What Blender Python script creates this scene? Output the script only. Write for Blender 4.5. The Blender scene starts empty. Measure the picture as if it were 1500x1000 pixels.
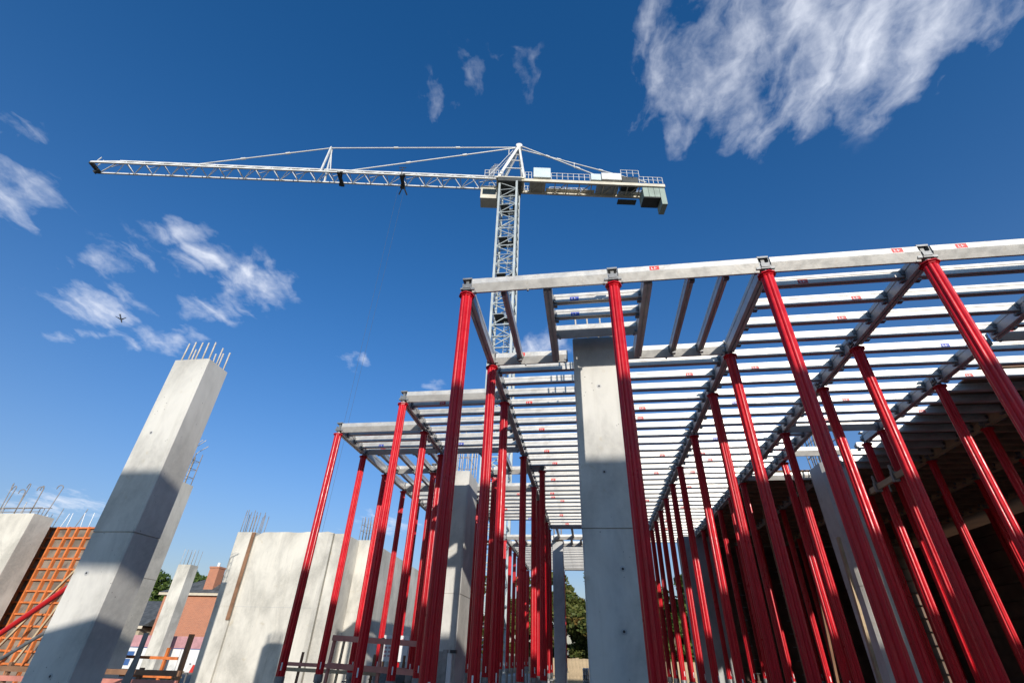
import bpy, math, random
from mathutils import Vector, Matrix
random.seed(7)
scene = bpy.context.scene
COL = scene.collection
EYE = 1.6

# ------------------------------------------------------------------ camera
cam_data = bpy.data.cameras.new('camera')
cam = bpy.data.objects.new('camera', cam_data)
COL.objects.link(cam)
cam_data.sensor_width = 36.0
cam_data.lens = 701.57 / 1500.0 * 36.0
cam_data.clip_start = 0.05
cam_data.clip_end = 6000
YAW, PITCH, ROLL = -0.160972, 0.580857, 0.0341156
fw = Vector((math.sin(YAW) * math.cos(PITCH), math.cos(YAW) * math.cos(PITCH), math.sin(PITCH)))
rt = Vector((math.cos(YAW), -math.sin(YAW), 0))
up = rt.cross(fw)
r2 = rt * math.cos(ROLL) + up * math.sin(ROLL)
u2 = -rt * math.sin(ROLL) + up * math.cos(ROLL)
M = Matrix(((r2.x, u2.x, -fw.x, 0), (r2.y, u2.y, -fw.y, 0), (r2.z, u2.z, -fw.z, EYE), (0, 0, 0, 1)))
cam.matrix_world = M
scene.camera = cam

# ------------------------------------------------------------------ sun, sky, exposure
SUN_DIR = Vector((-0.40, 1.0, -0.300)).normalized()          # the way the light travels
sun_l = bpy.data.lights.new('sun', 'SUN')
sun_l.energy = 3.6
sun_l.angle = math.radians(0.53)
sun_l.color = (1.0, 0.945, 0.87)
sun_o = bpy.data.objects.new('sun', sun_l)
COL.objects.link(sun_o)
sun_o.rotation_euler = SUN_DIR.to_track_quat('-Z', 'Y').to_euler()
sun_o.location = (20, -50, 30)
to_sun = -SUN_DIR
SUN_ELEV = math.asin(to_sun.z)
SUN_ROT = math.atan2(to_sun.x, to_sun.y)

scene.view_settings.view_transform = 'Standard'
scene.view_settings.look = 'None'
scene.view_settings.gamma = 1.0
scene.view_settings.use_curve_mapping = False
scene.view_settings.exposure = 0.35

world = bpy.data.worlds.new('World')
scene.world = world
world.use_nodes = True


class NT:
    """small helper for building node trees"""
    def __init__(self, tree):
        self.t = tree
        tree.nodes.clear()

    def n(self, kind, **kw):
        nd = self.t.nodes.new(kind)
        for k, v in kw.items():
            if k.startswith('_'):
                setattr(nd, k[1:], v)
        return nd

    def put(self, sock, v):
        if hasattr(v, 'is_linked') or isinstance(v, bpy.types.NodeSocket):
            self.t.links.new(v, sock)
        elif v is not None:
            sock.default_value = v

    def m(self, op, a, b=None, c=None, clamp=False):
        nd = self.t.nodes.new('ShaderNodeMath')
        nd.operation = op
        nd.use_clamp = clamp
        self.put(nd.inputs[0], a)
        if b is not None:
            self.put(nd.inputs[1], b)
        if c is not None:
            self.put(nd.inputs[2], c)
        return nd.outputs[0]

    def v(self, op, a, b=None):
        nd = self.t.nodes.new('ShaderNodeVectorMath')
        nd.operation = op
        self.put(nd.inputs[0], a)
        if b is not None:
            self.put(nd.inputs[1], b)
        return nd.outputs['Value'] if op == 'LENGTH' else nd.outputs[0]

    def ramp(self, val, lo, hi, a=0.0, b=1.0, smooth=True):
        nd = self.t.nodes.new('ShaderNodeMapRange')
        nd.interpolation_type = 'SMOOTHSTEP' if smooth else 'LINEAR'
        self.put(nd.inputs[0], val)
        for i, q in enumerate((lo, hi, a, b)):
            nd.inputs[i + 1].default_value = q
        return nd.outputs[0]

    def mix(self, f, a, b, blend='MIX'):
        nd = self.t.nodes.new('ShaderNodeMix')
        nd.data_type = 'RGBA'
        nd.blend_type = blend
        self.put(nd.inputs[0], f)
        self.put(nd.inputs[6], a)
        self.put(nd.inputs[7], b)
        return nd.outputs[2]

    def noise(self, vec, scale, detail=4, rough=0.55, dist=0.0):
        nd = self.t.nodes.new('ShaderNodeTexNoise')
        self.put(nd.inputs['Vector'], vec)
        nd.inputs['Scale'].default_value = scale
        nd.inputs['Detail'].default_value = detail
        nd.inputs['Roughness'].default_value = rough
        nd.inputs['Distortion'].default_value = dist
        return nd.outputs['Fac']


w = NT(world.node_tree)
sky = w.n('ShaderNodeTexSky')
sky.sky_type = 'NISHITA'
sky.sun_disc = False
sky.sun_elevation = SUN_ELEV
sky.sun_rotation = SUN_ROT
sky.altitude = 50
sky.air_density = 1.0
sky.dust_density = 1.6
sky.ozone_density = 2.5
geo = w.n('ShaderNodeTexCoord')
dirv = geo.outputs['Generated']
sep = w.n('ShaderNodeSeparateXYZ')
w.put(sep.inputs[0], dirv)
zz = w.m('MAXIMUM', w.m('ADD', sep.outputs[2], 0.12), 0.02)
px = w.m('DIVIDE', sep.outputs[0], zz)
py = w.m('DIVIDE', sep.outputs[1], zz)
cmb = w.n('ShaderNodeCombineXYZ')
w.put(cmb.inputs[0], px)
w.put(cmb.inputs[1], py)
P2 = cmb.outputs[0]
# warp the cloud sheet a little so no blob keeps a round edge
wn = w.n('ShaderNodeTexNoise')
w.put(wn.inputs['Vector'], P2)
wn.inputs['Scale'].default_value = 7.0
wn.inputs['Detail'].default_value = 4
warp = w.v('SCALE', w.v('SUBTRACT', wn.outputs['Color'], (0.5, 0.5, 0.5)))
warp.node.inputs['Scale'].default_value = 0.11
PW = w.v('ADD', P2, warp)
# cx, cy, rx, ry, weight on the flat cloud sheet
BLOBS = [(0.25, 0.47, .16, .19, 1.0), (0.36, 0.44, .20, .24, 1.1), (0.54, 0.46, .20, .18, 1.1), (0.345, 0.57, .14, .14, .95),
         (0.23, 0.60, .05, .08, .78), (0.50, 0.57, .11, .09, .9), (0.62, 0.54, .07, .09, .8), (0.45, 0.38, .32, .12, .85),
         (-0.221, 0.493, .045, .06, .66), (-0.158, 0.45, .03, .08, .52), (-0.08, 0.455, .06, .07, .58),
         (-0.925, 0.69, .12, .05, .85), (-0.92, 0.78, .11, .08, .95), (-0.86, 0.88, .14, .12, 1.0), (-1.0, 0.95, .14, .08, .82),
         (-1.257, 1.07, .18, .08, .98), (-1.33, 0.89, .19, .10, .9), (-1.21, 0.745, .11, .06, .85), (-1.45, 1.0, .14, .05, .8),
         (-1.22, 0.53, .13, .11, 1.0), (-1.05, 0.415, .08, .05, .66), (-0.724, 1.255, .10, .07, .85), (-0.533, 1.437, .08, .05, .75),
         (-0.14, 1.26, .16, .09, .95), (-1.07, 0.74, .10, .10, .6), (-2.75, 2.15, .55, .22, .95), (-1.2, 2.83, .3, .3, .65), (0.1, 2.6, .8, .4, .7),
         # outside the frame the same kind of scattered cloud goes on
         (0.6, 0.15, .35, .2, .9), (1.5, -0.5, .4, .3, .85), (-0.6, -0.5, .4, .3, .85), (0.3, -1.6, .5, .3, .85), (2.1, 0.9, .3, .2, .8), (-2.2, 0.3, .4, .25, .85)]
mask = None
for cx, cy, rx, ry, wt in BLOBS:
    d = w.v('MULTIPLY', w.v('SUBTRACT', PW, (cx, cy, 0)), (1 / (rx * 1.45), 1 / (ry * 1.45), 0))
    b = w.ramp(w.v('LENGTH', d), 0.0, 1.0, wt, 0.0)
    mask = b if mask is None else w.m('MAXIMUM', mask, b)
st = w.v('MULTIPLY', w.v('ADD', P2, warp), (1.0, 0.46, 1.0))
mp = w.n('ShaderNodeMapping')
mp.inputs['Rotation'].default_value = (0, 0, math.radians(14))
w.put(mp.inputs['Vector'], st)
n1 = w.noise(mp.outputs[0], 15.0, 6, 0.52, 0.35)
n2 = w.noise(mp.outputs[0], 4.5, 3, 0.5, 0.2)
n3 = w.noise(P2, 46.0, 5, 0.6, 0.4)
n0 = w.m('ADD', w.m('MULTIPLY', w.m('SUBTRACT', n1, 0.5), 2.3), w.m('MULTIPLY', w.m('SUBTRACT', n2, 0.5), 1.2))
nn = w.m('ADD', n0, w.m('MULTIPLY', w.m('SUBTRACT', n3, 0.5), 0.5))
dens = w.m('SUBTRACT', w.m('ADD', mask, nn), 0.40)
fac = w.m('POWER', w.ramp(w.m('MULTIPLY', dens, w.ramp(mask, 0.0, 0.3)), 0.0, 1.15, 0.0, 1.0, False), 1.25)
fac = w.m('MULTIPLY', fac, 0.88)
zup = w.ramp(sep.outputs[2], -0.02, 0.04)
fac = w.m('MULTIPLY', fac, zup)
sc_ = w.n('ShaderNodeSeparateColor')
w.put(sc_.inputs[0], sky.outputs[0])
qq = w.m('MINIMUM', w.m('DIVIDE', sc_.outputs[0], w.m('MAXIMUM', sc_.outputs[2], 0.001)), 1.1)   # how pale the sky is
cc_ = w.n('ShaderNodeCombineColor')
w.put(cc_.inputs[0], w.m('MULTIPLY', sc_.outputs[0], w.m('MULTIPLY', w.m('POWER', qq, 1.05), 0.66)))
w.put(cc_.inputs[1], w.m('MULTIPLY', sc_.outputs[1], 0.98))
w.put(cc_.inputs[2], w.m('MULTIPLY', sc_.outputs[2], w.m('SUBTRACT', 1.78, w.m('MULTIPLY', qq, 0.42))))
tint = cc_.outputs[0]
low = w.m('MULTIPLY', w.m('POWER', 2.718, w.m('MULTIPLY', sep.outputs[2], -5.5)), 0.80)
tint = w.mix(w.m('MULTIPLY', low, zup), tint, (7.0, 6.1, 4.6, 1))
cl = w.mix(fac, tint, (8.6, 9.0, 10.0, 1))
bg = w.n('ShaderNodeBackground')
bg.inputs['Strength'].default_value = 0.085
w.put(bg.inputs['Color'], cl)
world.cycles.sampling_method = 'MANUAL'
world.cycles.sample_map_resolution = 256
scene.cycles.max_bounces = 6
scene.cycles.diffuse_bounces = 3
scene.cycles.glossy_bounces = 2
scene.cycles.transmission_bounces = 2
scene.cycles.caustics_reflective = False
scene.cycles.caustics_refractive = False
wo = w.n('ShaderNodeOutputWorld')
w.put(wo.inputs['Surface'], bg.outputs[0])

# ------------------------------------------------------------------ materials
MATS = {}


def mat(name, col, rough=0.6, metal=0.0, var=0.12, vscale=3.0, bump=0.0, bscale=40.0, dirt=None, dirt_amt=0.0, spec=0.5, coat=0.0, rand=0.0):
    if name in MATS:
        return MATS[name]
    m_ = bpy.data.materials.new(name)
    m_.use_nodes = True
    t = NT(m_.node_tree)
    out = t.n('ShaderNodeOutputMaterial')
    p = t.n('ShaderNodeBsdfPrincipled')
    tc = t.n('ShaderNodeTexCoord').outputs['Object']
    n = t.noise(tc, vscale, 5, 0.6)
    c = t.mix(t.ramp(n, 0.3, 0.7), tuple(x * (1 - var) for x in col) + (1,), tuple(min(1, x * (1 + var)) for x in col) + (1,))
    if dirt:
        n_ = t.noise(tc, vscale * 3.1, 6, 0.65, 0.3)
        c = t.mix(t.ramp(n_, 0.52, 0.72, 0, dirt_amt), c, dirt + (1,))
    if rand:
        oi = t.n('ShaderNodeObjectInfo').outputs['Random']
        c = t.mix(1.0, c, t.mix(oi, (1 - rand,) * 3 + (1,), (1.0, 1.0, 1.0, 1)), 'MULTIPLY')
    t.put(p.inputs['Base Color'], c)
    t.put(p.inputs['Roughness'], t.ramp(t.noise(tc, vscale * 2, 3), 0.2, 0.8, max(0.02, rough - 0.08), min(1, rough + 0.08)))
    p.inputs['Metallic'].default_value = metal
    p.inputs['Specular IOR Level'].default_value = spec
    p.inputs['Coat Weight'].default_value = coat
    if bump:
        b = t.n('ShaderNodeBump')
        b.inputs['Strength'].default_value = bump
        b.inputs['Distance'].default_value = 0.01
        t.put(b.inputs['Height'], t.noise(tc, bscale, 5, 0.6))
        t.put(p.inputs['Normal'], b.outputs[0])
    t.put(out.inputs[0], p.outputs[0])
    MATS[name] = m_
    return m_


def concrete(name, col, seed=0.0):
    m_ = bpy.data.materials.new(name)
    m_.use_nodes = True
    t = NT(m_.node_tree)
    out = t.n('ShaderNodeOutputMaterial')
    p = t.n('ShaderNodeBsdfPrincipled')
    tc0 = t.n('ShaderNodeTexCoord').outputs['Object']
    oi = t.n('ShaderNodeObjectInfo').outputs['Random']
    tc = t.v('ADD', tc0, t.v('SCALE', (37.0, 11.0, 5.0), None))
    tc.node.inputs[0].default_value = (seed, seed * 2, seed)
    big = t.noise(t.v('MULTIPLY', tc, (1, 1, 0.55)), 1.3, 5, 0.6, 0.4)
    fine = t.noise(tc, 14.0, 6, 0.65)
    streak = t.noise(t.v('MULTIPLY', tc, (9, 9, 0.5)), 1.0, 4, 0.6)
    dk = tuple(x * 0.68 for x in col) + (1,)
    lt = tuple(min(1, x * 1.12) for x in col) + (1,)
    c = t.mix(t.ramp(big, 0.32, 0.68), dk, lt)
    c = t.mix(t.ramp(streak, 0.5, 0.75, 0, 0.30), c, (col[0] * 0.70, col[1] * 0.68, col[2] * 0.64, 1))
    c = t.mix(t.ramp(fine, 0.35, 0.75, 0, 0.35), c, (col[0] * 1.1, col[1] * 1.09, col[2] * 1.05, 1))
    # ochre stains, small and rare
    ss = t.noise(tc, 3.1, 4, 0.55, 0.6)
    c = t.mix(t.ramp(ss, 0.66, 0.74, 0, 0.30), c, (0.42, 0.34, 0.20, 1))
    # blow holes
    vo = t.n('ShaderNodeTexVoronoi')
    vo.inputs['Scale'].default_value = 11.0
    vo.inputs['Randomness'].default_value = 1.0
    t.put(vo.inputs['Vector'], tc)
    sz = t.ramp(t.noise(tc, 2.3, 2), 0.40, 0.75, 0.02, 0.115)
    hole = t.m('LESS_THAN', vo.outputs['Distance'], sz)
    c = t.mix(t.m('MULTIPLY', hole, 0.72), c, (0.13, 0.125, 0.12, 1))
    t.put(p.inputs['Base Color'], c)
    p.inputs['Roughness'].default_value = 0.82
    p.inputs['Specular IOR Level'].default_value = 0.3
    b = t.n('ShaderNodeBump')
    b.inputs['Strength'].default_value = 0.35
    b.inputs['Distance'].default_value = 0.012
    t.put(b.inputs['Height'], t.m('SUBTRACT', t.m('ADD', t.m('MULTIPLY', fine, 0.35), t.m('MULTIPLY', big, 0.6)), t.m('MULTIPLY', hole, 0.9)))
    t.put(p.inputs['Normal'], b.outputs[0])
    t.put(out.inputs[0], p.outputs[0])
    MATS[name] = m_
    return m_


CONC = concrete('concrete', (0.575, 0.555, 0.505))
CONC2 = concrete('concrete_pale', (0.59, 0.56, 0.49), 3.0)
CONC3 = concrete('concrete_grey', (0.46, 0.455, 0.44), 9.0)
FLOOR = concrete('concrete_warm_bounce', (0.54, 0.43, 0.32), 5.0)  # warm tone put in to tint the light bounced onto the undersides
ALU = mat('mill_aluminium', (0.58, 0.555, 0.51), 0.42, 0.35, 0.10, 4.0, 0.12, 30, (0.40, 0.33, 0.25), 0.38, rand=0.14)
ALUB = mat('beam_aluminium', (0.60, 0.58, 0.54), 0.45, 0.35, 0.12, 4.0, 0.15, 30, (0.36, 0.29, 0.22), 0.5, rand=0.12)
RED = mat('red_prop_paint', (0.58, 0.007, 0.016), 0.33, 0.0, 0.12, 5.0, 0.10, 25, (0.40, 0.012, 0.018), 0.45, spec=0.32, coat=0.0, rand=0.22)
GALV = mat('galvanised', (0.25, 0.25, 0.245), 0.48, 0.5, 0.18, 12, 0.1, 60)
CLIP = mat('clip_steel', (0.20, 0.20, 0.20), 0.5, 0.7, 0.2, 20)
STK_R = mat('red_sticker', (0.62, 0.05, 0.04), 0.45, var=0.1)
STK_B = mat('blue_sticker', (0.03, 0.06, 0.38), 0.45, var=0.1)
STK_W = mat('white_print', (0.80, 0.78, 0.76), 0.5, var=0.03)
REBAR = mat('rebar', (0.30, 0.26, 0.22), 0.7, 0.3, 0.25, 9, 0.5, 120, (0.30, 0.13, 0.06), 0.6)
REBARP = mat('rebar_pale', (0.55, 0.50, 0.43), 0.75, 0.1, 0.18, 9, 0.6, 120, (0.36, 0.25, 0.16), 0.55)
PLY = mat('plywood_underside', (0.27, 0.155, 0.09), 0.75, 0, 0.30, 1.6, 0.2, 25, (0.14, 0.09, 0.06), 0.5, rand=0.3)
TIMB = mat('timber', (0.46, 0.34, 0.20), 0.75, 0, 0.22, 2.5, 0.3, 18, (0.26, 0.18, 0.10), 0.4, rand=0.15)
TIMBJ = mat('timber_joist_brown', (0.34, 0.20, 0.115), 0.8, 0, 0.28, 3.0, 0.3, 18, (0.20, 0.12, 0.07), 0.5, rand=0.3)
TIMBD = mat('timber_brown', (0.22, 0.115, 0.062), 0.8, 0, 0.25, 3.0, 0.3, 18)
ORNG = mat('orange_frame', (0.60, 0.17, 0.045), 0.55, 0.0, 0.22, 3.0, 0.15, 20, (0.28, 0.14, 0.09), 0.55)
PINKR = mat('pale_red_rail', (0.52, 0.20, 0.15), 0.6, 0, 0.2, 3.0)
CRANE = mat('crane_white', (0.62, 0.62, 0.60), 0.5, 0.0, 0.10, 0.6, 0, 10, (0.42, 0.40, 0.36), 0.35)
MAST = mat('crane_mast_grey', (0.42, 0.46, 0.46), 0.5, 0.1, 0.15, 0.6, 0, 10, (0.30, 0.31, 0.30), 0.4)
CRDK = mat('crane_dark', (0.045, 0.048, 0.045), 0.6, 0.2, 0.25, 1.0)
CRBOX = mat('crane_box', (0.50, 0.58, 0.60), 0.5, 0.0, 0.1, 1.0)
CRCW = mat('counterweight_green_grey', (0.27, 0.33, 0.29), 0.8, 0, 0.18, 0.8, 0.2, 12)
CRCR = mat('crane_cream', (0.56, 0.52, 0.42), 0.55, 0, 0.14, 0.7)
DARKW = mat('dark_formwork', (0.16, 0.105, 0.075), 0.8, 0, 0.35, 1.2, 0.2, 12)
BLACK = mat('black_plastic', (0.02, 0.02, 0.022), 0.45, 0, 0.3, 6, 0.5, 14)
WHITEP = mat('white_panel', (0.70, 0.70, 0.68), 0.55, 0, 0.08, 2.0)
BLUEP = mat('blue_panel', (0.05, 0.12, 0.30), 0.5, 0, 0.1, 2.0)
PINKP = mat('pink_banner', (0.48, 0.25, 0.26), 0.7, 0, 0.2, 1.5)
ROOF = mat('slate_roof', (0.085, 0.09, 0.092), 0.75, 0, 0.35, 2.5, 0.3, 8)
BEIGE = mat('beige_render', (0.42, 0.35, 0.25), 0.85, 0, 0.12, 1.5)
TRIM = mat('cream_trim', (0.55, 0.48, 0.37), 0.7, 0, 0.1, 1.5)
BARK = mat('bark', (0.14, 0.10, 0.07), 0.9, 0, 0.3, 4, 0.5, 12)
ROPE = mat('steel_rope', (0.10, 0.11, 0.12), 0.5, 0.4, 0.1, 1)
PLANE = mat('aircraft_dark', (0.03, 0.035, 0.05), 0.5, 0, 0.05, 0.1)


def brick_mat():
    m_ = bpy.data.materials.new('brickwork')
    m_.use_nodes = True
    t = NT(m_.node_tree)
    out = t.n('ShaderNodeOutputMaterial')
    p = t.n('ShaderNodeBsdfPrincipled')
    tc = t.n('ShaderNodeTexCoord').outputs['Object']
    s = t.n('ShaderNodeSeparateXYZ')
    t.put(s.inputs[0], tc)
    cb = t.n('ShaderNodeCombineXYZ')
    t.put(cb.inputs[0], t.m('ADD', s.outputs[0], s.outputs[1]))
    t.put(cb.inputs[1], s.outputs[2])
    bt = t.n('ShaderNodeTexBrick')
    t.put(bt.inputs['Vector'], cb.outputs[0])
    bt.inputs['Scale'].default_value = 1.0
    bt.inputs['Brick Width'].default_value = 0.23
    bt.inputs['Row Height'].default_value = 0.078
    bt.inputs['Mortar Size'].default_value = 0.009
    bt.inputs['Color1'].default_value = (0.46, 0.155, 0.075, 1)
    bt.inputs['Color2'].default_value = (0.36, 0.115, 0.06, 1)
    bt.inputs['Mortar'].default_value = (0.42, 0.30, 0.22, 1)
    n = t.noise(tc, 0.8, 4)
    t.put(p.inputs['Base Color'], t.mix(t.ramp(n, 0.35, 0.7, 0, 0.35), bt.outputs['Color'], (0.50, 0.21, 0.12, 1)))
    p.inputs['Roughness'].default_value = 0.88
    t.put(out.inputs[0], p.outputs[0])
    return m_


BRICK = brick_mat()


def leaf_mat(name, a, b, tr):
    m_ = bpy.data.materials.new(name)
    m_.use_nodes = True
    t = NT(m_.node_tree)
    out = t.n('ShaderNodeOutputMaterial')
    p = t.n('ShaderNodeBsdfPrincipled')
    g = t.n('ShaderNodeNewGeometry')
    tc = t.n('ShaderNodeTexCoord').outputs['Object']
    n = t.noise(tc, 0.9, 3)
    c = t.mix(g.outputs['Random Per Island'], a + (1,), b + (1,))
    c = t.mix(t.ramp(n, 0.55, 0.72, 0, 0.6), c, tr + (1,))
    t.put(p.inputs['Base Color'], c)
    p.inputs['Roughness'].default_value = 0.6
    p.inputs['Specular IOR Level'].default_value = 0.25
    tl = t.n('ShaderNodeBsdfTranslucent')
    t.put(tl.inputs['Color'], c)
    mx = t.n('ShaderNodeMixShader')
    mx.inputs[0].default_value = 0.22
    t.put(mx.inputs[1], p.outputs[0])
    t.put(mx.inputs[2], tl.outputs[0])
    t.put(out.inputs[0], mx.outputs[0])
    return m_


LEAF_G = leaf_mat('leaf_green', (0.045, 0.085, 0.018), (0.11, 0.16, 0.035), (0.10, 0.12, 0.03))
LEAF_A = leaf_mat('leaf_autumn', (0.06, 0.09, 0.02), (0.15, 0.15, 0.04), (0.26, 0.13, 0.04))


def ground_mat():
    m_ = bpy.data.materials.new('site_soil')
    m_.use_nodes = True
    t = NT(m_.node_tree)
    out = t.n('ShaderNodeOutputMaterial')
    p = t.n('ShaderNodeBsdfPrincipled')
    tc = t.n('ShaderNodeTexCoord').outputs['Object']
    n = t.noise(tc, 0.15, 6, 0.6)
    n_ = t.noise(tc, 2.5, 6, 0.65)
    c = t.mix(t.ramp(n, 0.35, 0.65), (0.20, 0.155, 0.11, 1), (0.31, 0.26, 0.20, 1))
    c = t.mix(t.ramp(n_, 0.4, 0.7, 0, 0.6), c, (0.24, 0.21, 0.175, 1))
    t.put(p.inputs['Base Color'], c)
    p.inputs['Roughness'].default_value = 0.95
    b = t.n('ShaderNodeBump')
    b.inputs['Strength'].default_value = 0.6
    b.inputs['Distance'].default_value = 0.05
    t.put(b.inputs['Height'], n_)
    t.put(p.inputs['Normal'], b.outputs[0])
    t.put(out.inputs[0], p.outputs[0])
    return m_


SOIL = ground_mat()


# ------------------------------------------------------------------ mesh helpers
class MB:
    def __init__(self):
        self.v, self.f = [], []

    def add(self, vs, fs):
        o = len(self.v)
        self.v += [tuple(x) for x in vs]
        self.f += [tuple(i + o for i in f) for f in fs]
        return self

    def box(self, x0, x1, y0, y1, z0, z1):
        vs = [(x, y, z) for z in (z0, z1) for y in (y0, y1) for x in (x0, x1)]
        return self.add(vs, [(0, 2, 3, 1), (4, 5, 7, 6), (0, 1, 5, 4), (2, 6, 7, 3), (0, 4, 6, 2), (1, 3, 7, 5)])

    def cbox(self, c, s, m=None):
        vs = [Vector((sx * s[0] / 2, sy * s[1] / 2, sz * s[2] / 2)) for sz in (-1, 1) for sy in (-1, 1) for sx in (-1, 1)]
        if m:
            vs = [m @ q for q in vs]
        vs = [q + Vector(c) for q in vs]
        return self.add(vs, [(0, 2, 3, 1), (4, 5, 7, 6), (0, 1, 5, 4), (2, 6, 7, 3), (0, 4, 6, 2), (1, 3, 7, 5)])

    def sweep(self, prof, a, b, upv=(0, 0, 1)):
        """extrude a closed 2D profile (side, up) from a to b"""
        a, b = Vector(a), Vector(b)
        d = (b - a).normalized()
        u = Vector(upv)
        if abs(d.dot(u)) > 0.99:
            u = Vector((0, 1, 0))
        s = d.cross(u).normalized()
        u = s.cross(d).normalized()
        n = len(prof)
        vs = [a + s * q[0] + u * q[1] for q in prof] + [b + s * q[0] + u * q[1] for q in prof]
        fs = [(i, (i + 1) % n, n + (i + 1) % n, n + i) for i in range(n)]
        fs += [tuple(range(n - 1, -1, -1)), tuple(range(n, 2 * n))]
        return self.add(vs, fs)

    def bar(self, a, b, w_, h_=None):
        h_ = h_ or w_
        return self.sweep([(-w_ / 2, -h_ / 2), (w_ / 2, -h_ / 2), (w_ / 2, h_ / 2), (-w_ / 2, h_ / 2)], a, b)

    def rod(self, a, b, r, n=8):
        return self.sweep([(r * math.cos(2 * math.pi * i / n), r * math.sin(2 * math.pi * i / n)) for i in range(n)], a, b)

    def tube(self, pts, r, n=6):
        for i in range(len(pts) - 1):
            self.rod(pts[i], pts[i + 1], r, n)
        return self

    def prism(self, pts, z0, z1):
        n = len(pts)
        vs = [(x, y, z0) for x, y in pts] + [(x, y, z1) for x, y in pts]
        fs = [(i, (i + 1) % n, n + (i + 1) % n, n + i) for i in range(n)] + [tuple(range(n - 1, -1, -1)), tuple(range(n, 2 * n))]
        return self.add(vs, fs)

    def mesh(self, name, smooth=False):
        me = bpy.data.meshes.new(name)
        me.from_pydata(self.v, [], self.f)
        if smooth:
            me.polygons.foreach_set('use_smooth', [True] * len(me.polygons))
        me.update()
        return me


def setmat(me, m_):
    if not me.materials:
        me.materials.append(m_)
    return me


def obj(name, me, m_=None, parent=None, loc=None, rot=None):
    if isinstance(me, MB):
        me = me.mesh(name)
    if m_:
        setmat(me, m_)
    o = bpy.data.objects.new(name, me)
    COL.objects.link(o)
    if parent:
        o.parent = parent
    if loc is not None:
        o.location = loc
    if rot is not None:
        o.rotation_euler = rot
    return o


def tag(o, label, cat, group=None):
    o['label'] = label
    o['category'] = cat
    if group:
        o['group'] = group
    return o


def thing(name, label, cat, loc=(0, 0, 0), rz=0.0, group=None):
    o = bpy.data.objects.new(name, None)
    COL.objects.link(o)
    o.location = loc
    o.rotation_euler = (0, 0, rz)
    o.empty_display_size = 0.2
    return tag(o, label, cat, group)


def chamf(x0, x1, y0, y1, c=0.018):
    return [(x0 + c, y0), (x1 - c, y0), (x1, y0 + c), (x1, y1 - c), (x1 - c, y1), (x0 + c, y1), (x0, y1 - c), (x0, y0 + c)]


# ------------------------------------------------------------------ ground
g = MB()
NG = 60
for i in range(NG + 1):
    for j in range(NG + 1):
        x = (i / NG - 0.5) * 2
        y = (j / NG - 0.5) * 2
        X = math.copysign(abs(x) ** 2.2, x) * 1500
        Y = math.copysign(abs(y) ** 2.2, y) * 1500
        g.v.append((X, Y, -0.02 + 0.04 * math.sin(X * 1.7 + Y * 0.6) * math.cos(Y * 1.3)))
for i in range(NG):
    for j in range(NG):
        a = i * (NG + 1) + j
        g.f.append((a, a + NG + 1, a + NG + 2, a + 1))
gr = obj('ground', g, SOIL)
gr['kind'] = 'structure'
gr['label'] = 'bare brown soil of the building site'

sl = obj('bounce_floor_slab', MB().box(-9, 14, -7, 31, -0.3, 0.004), FLOOR)  # added to bounce more light up under the formwork
sl['kind'] = 'structure'
sl['label'] = 'pale concrete floor slab, added under the props to bounce light'

# ------------------------------------------------------------------ concrete columns
REB_CACHE = {}


def rebar_mesh(h, r=0.011, kind='straight'):
    k = (round(h, 2), r, kind)
    if k not in REB_CACHE:
        b = MB()
        if kind == 'straight':
            b.rod((0, 0, 0), (0, 0, h), r, 7)
            for i in range(int(h / 0.05)):
                z = 0.03 + i * 0.05
                b.rod((0, 0, z), (0, 0.004, z + 0.012), r * 1.18, 7)
        elif kind == 'hook':
            pts = [(0, 0, 0), (0, 0, h)]
            for i in range(1, 7):
                a = math.pi * i / 6
                pts.append((-0.09 + 0.09 * math.cos(a), 0, h + 0.09 * math.sin(a)))
            pts.append((-0.18, 0, h - 0.08))
            b.tube(pts, r, 6)
        elif kind == 'bent':
            pts = [(0, 0, 0), (0, 0, h * 0.62)]
            for i in range(1, 6):
                a = math.radians(62) * i / 5
                pts.append((h * 0.22 * (1 - math.cos(a)), 0, h * 0.62 + h * 0.22 * math.sin(a)))
            pts.append((pts[-1][0] + h * 0.22, 0, pts[-1][2] + h * 0.10))
            b.tube(pts, r, 6)
        REB_CACHE[k] = b.mesh('rebar', True)
    return REB_CACHE[k]


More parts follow.
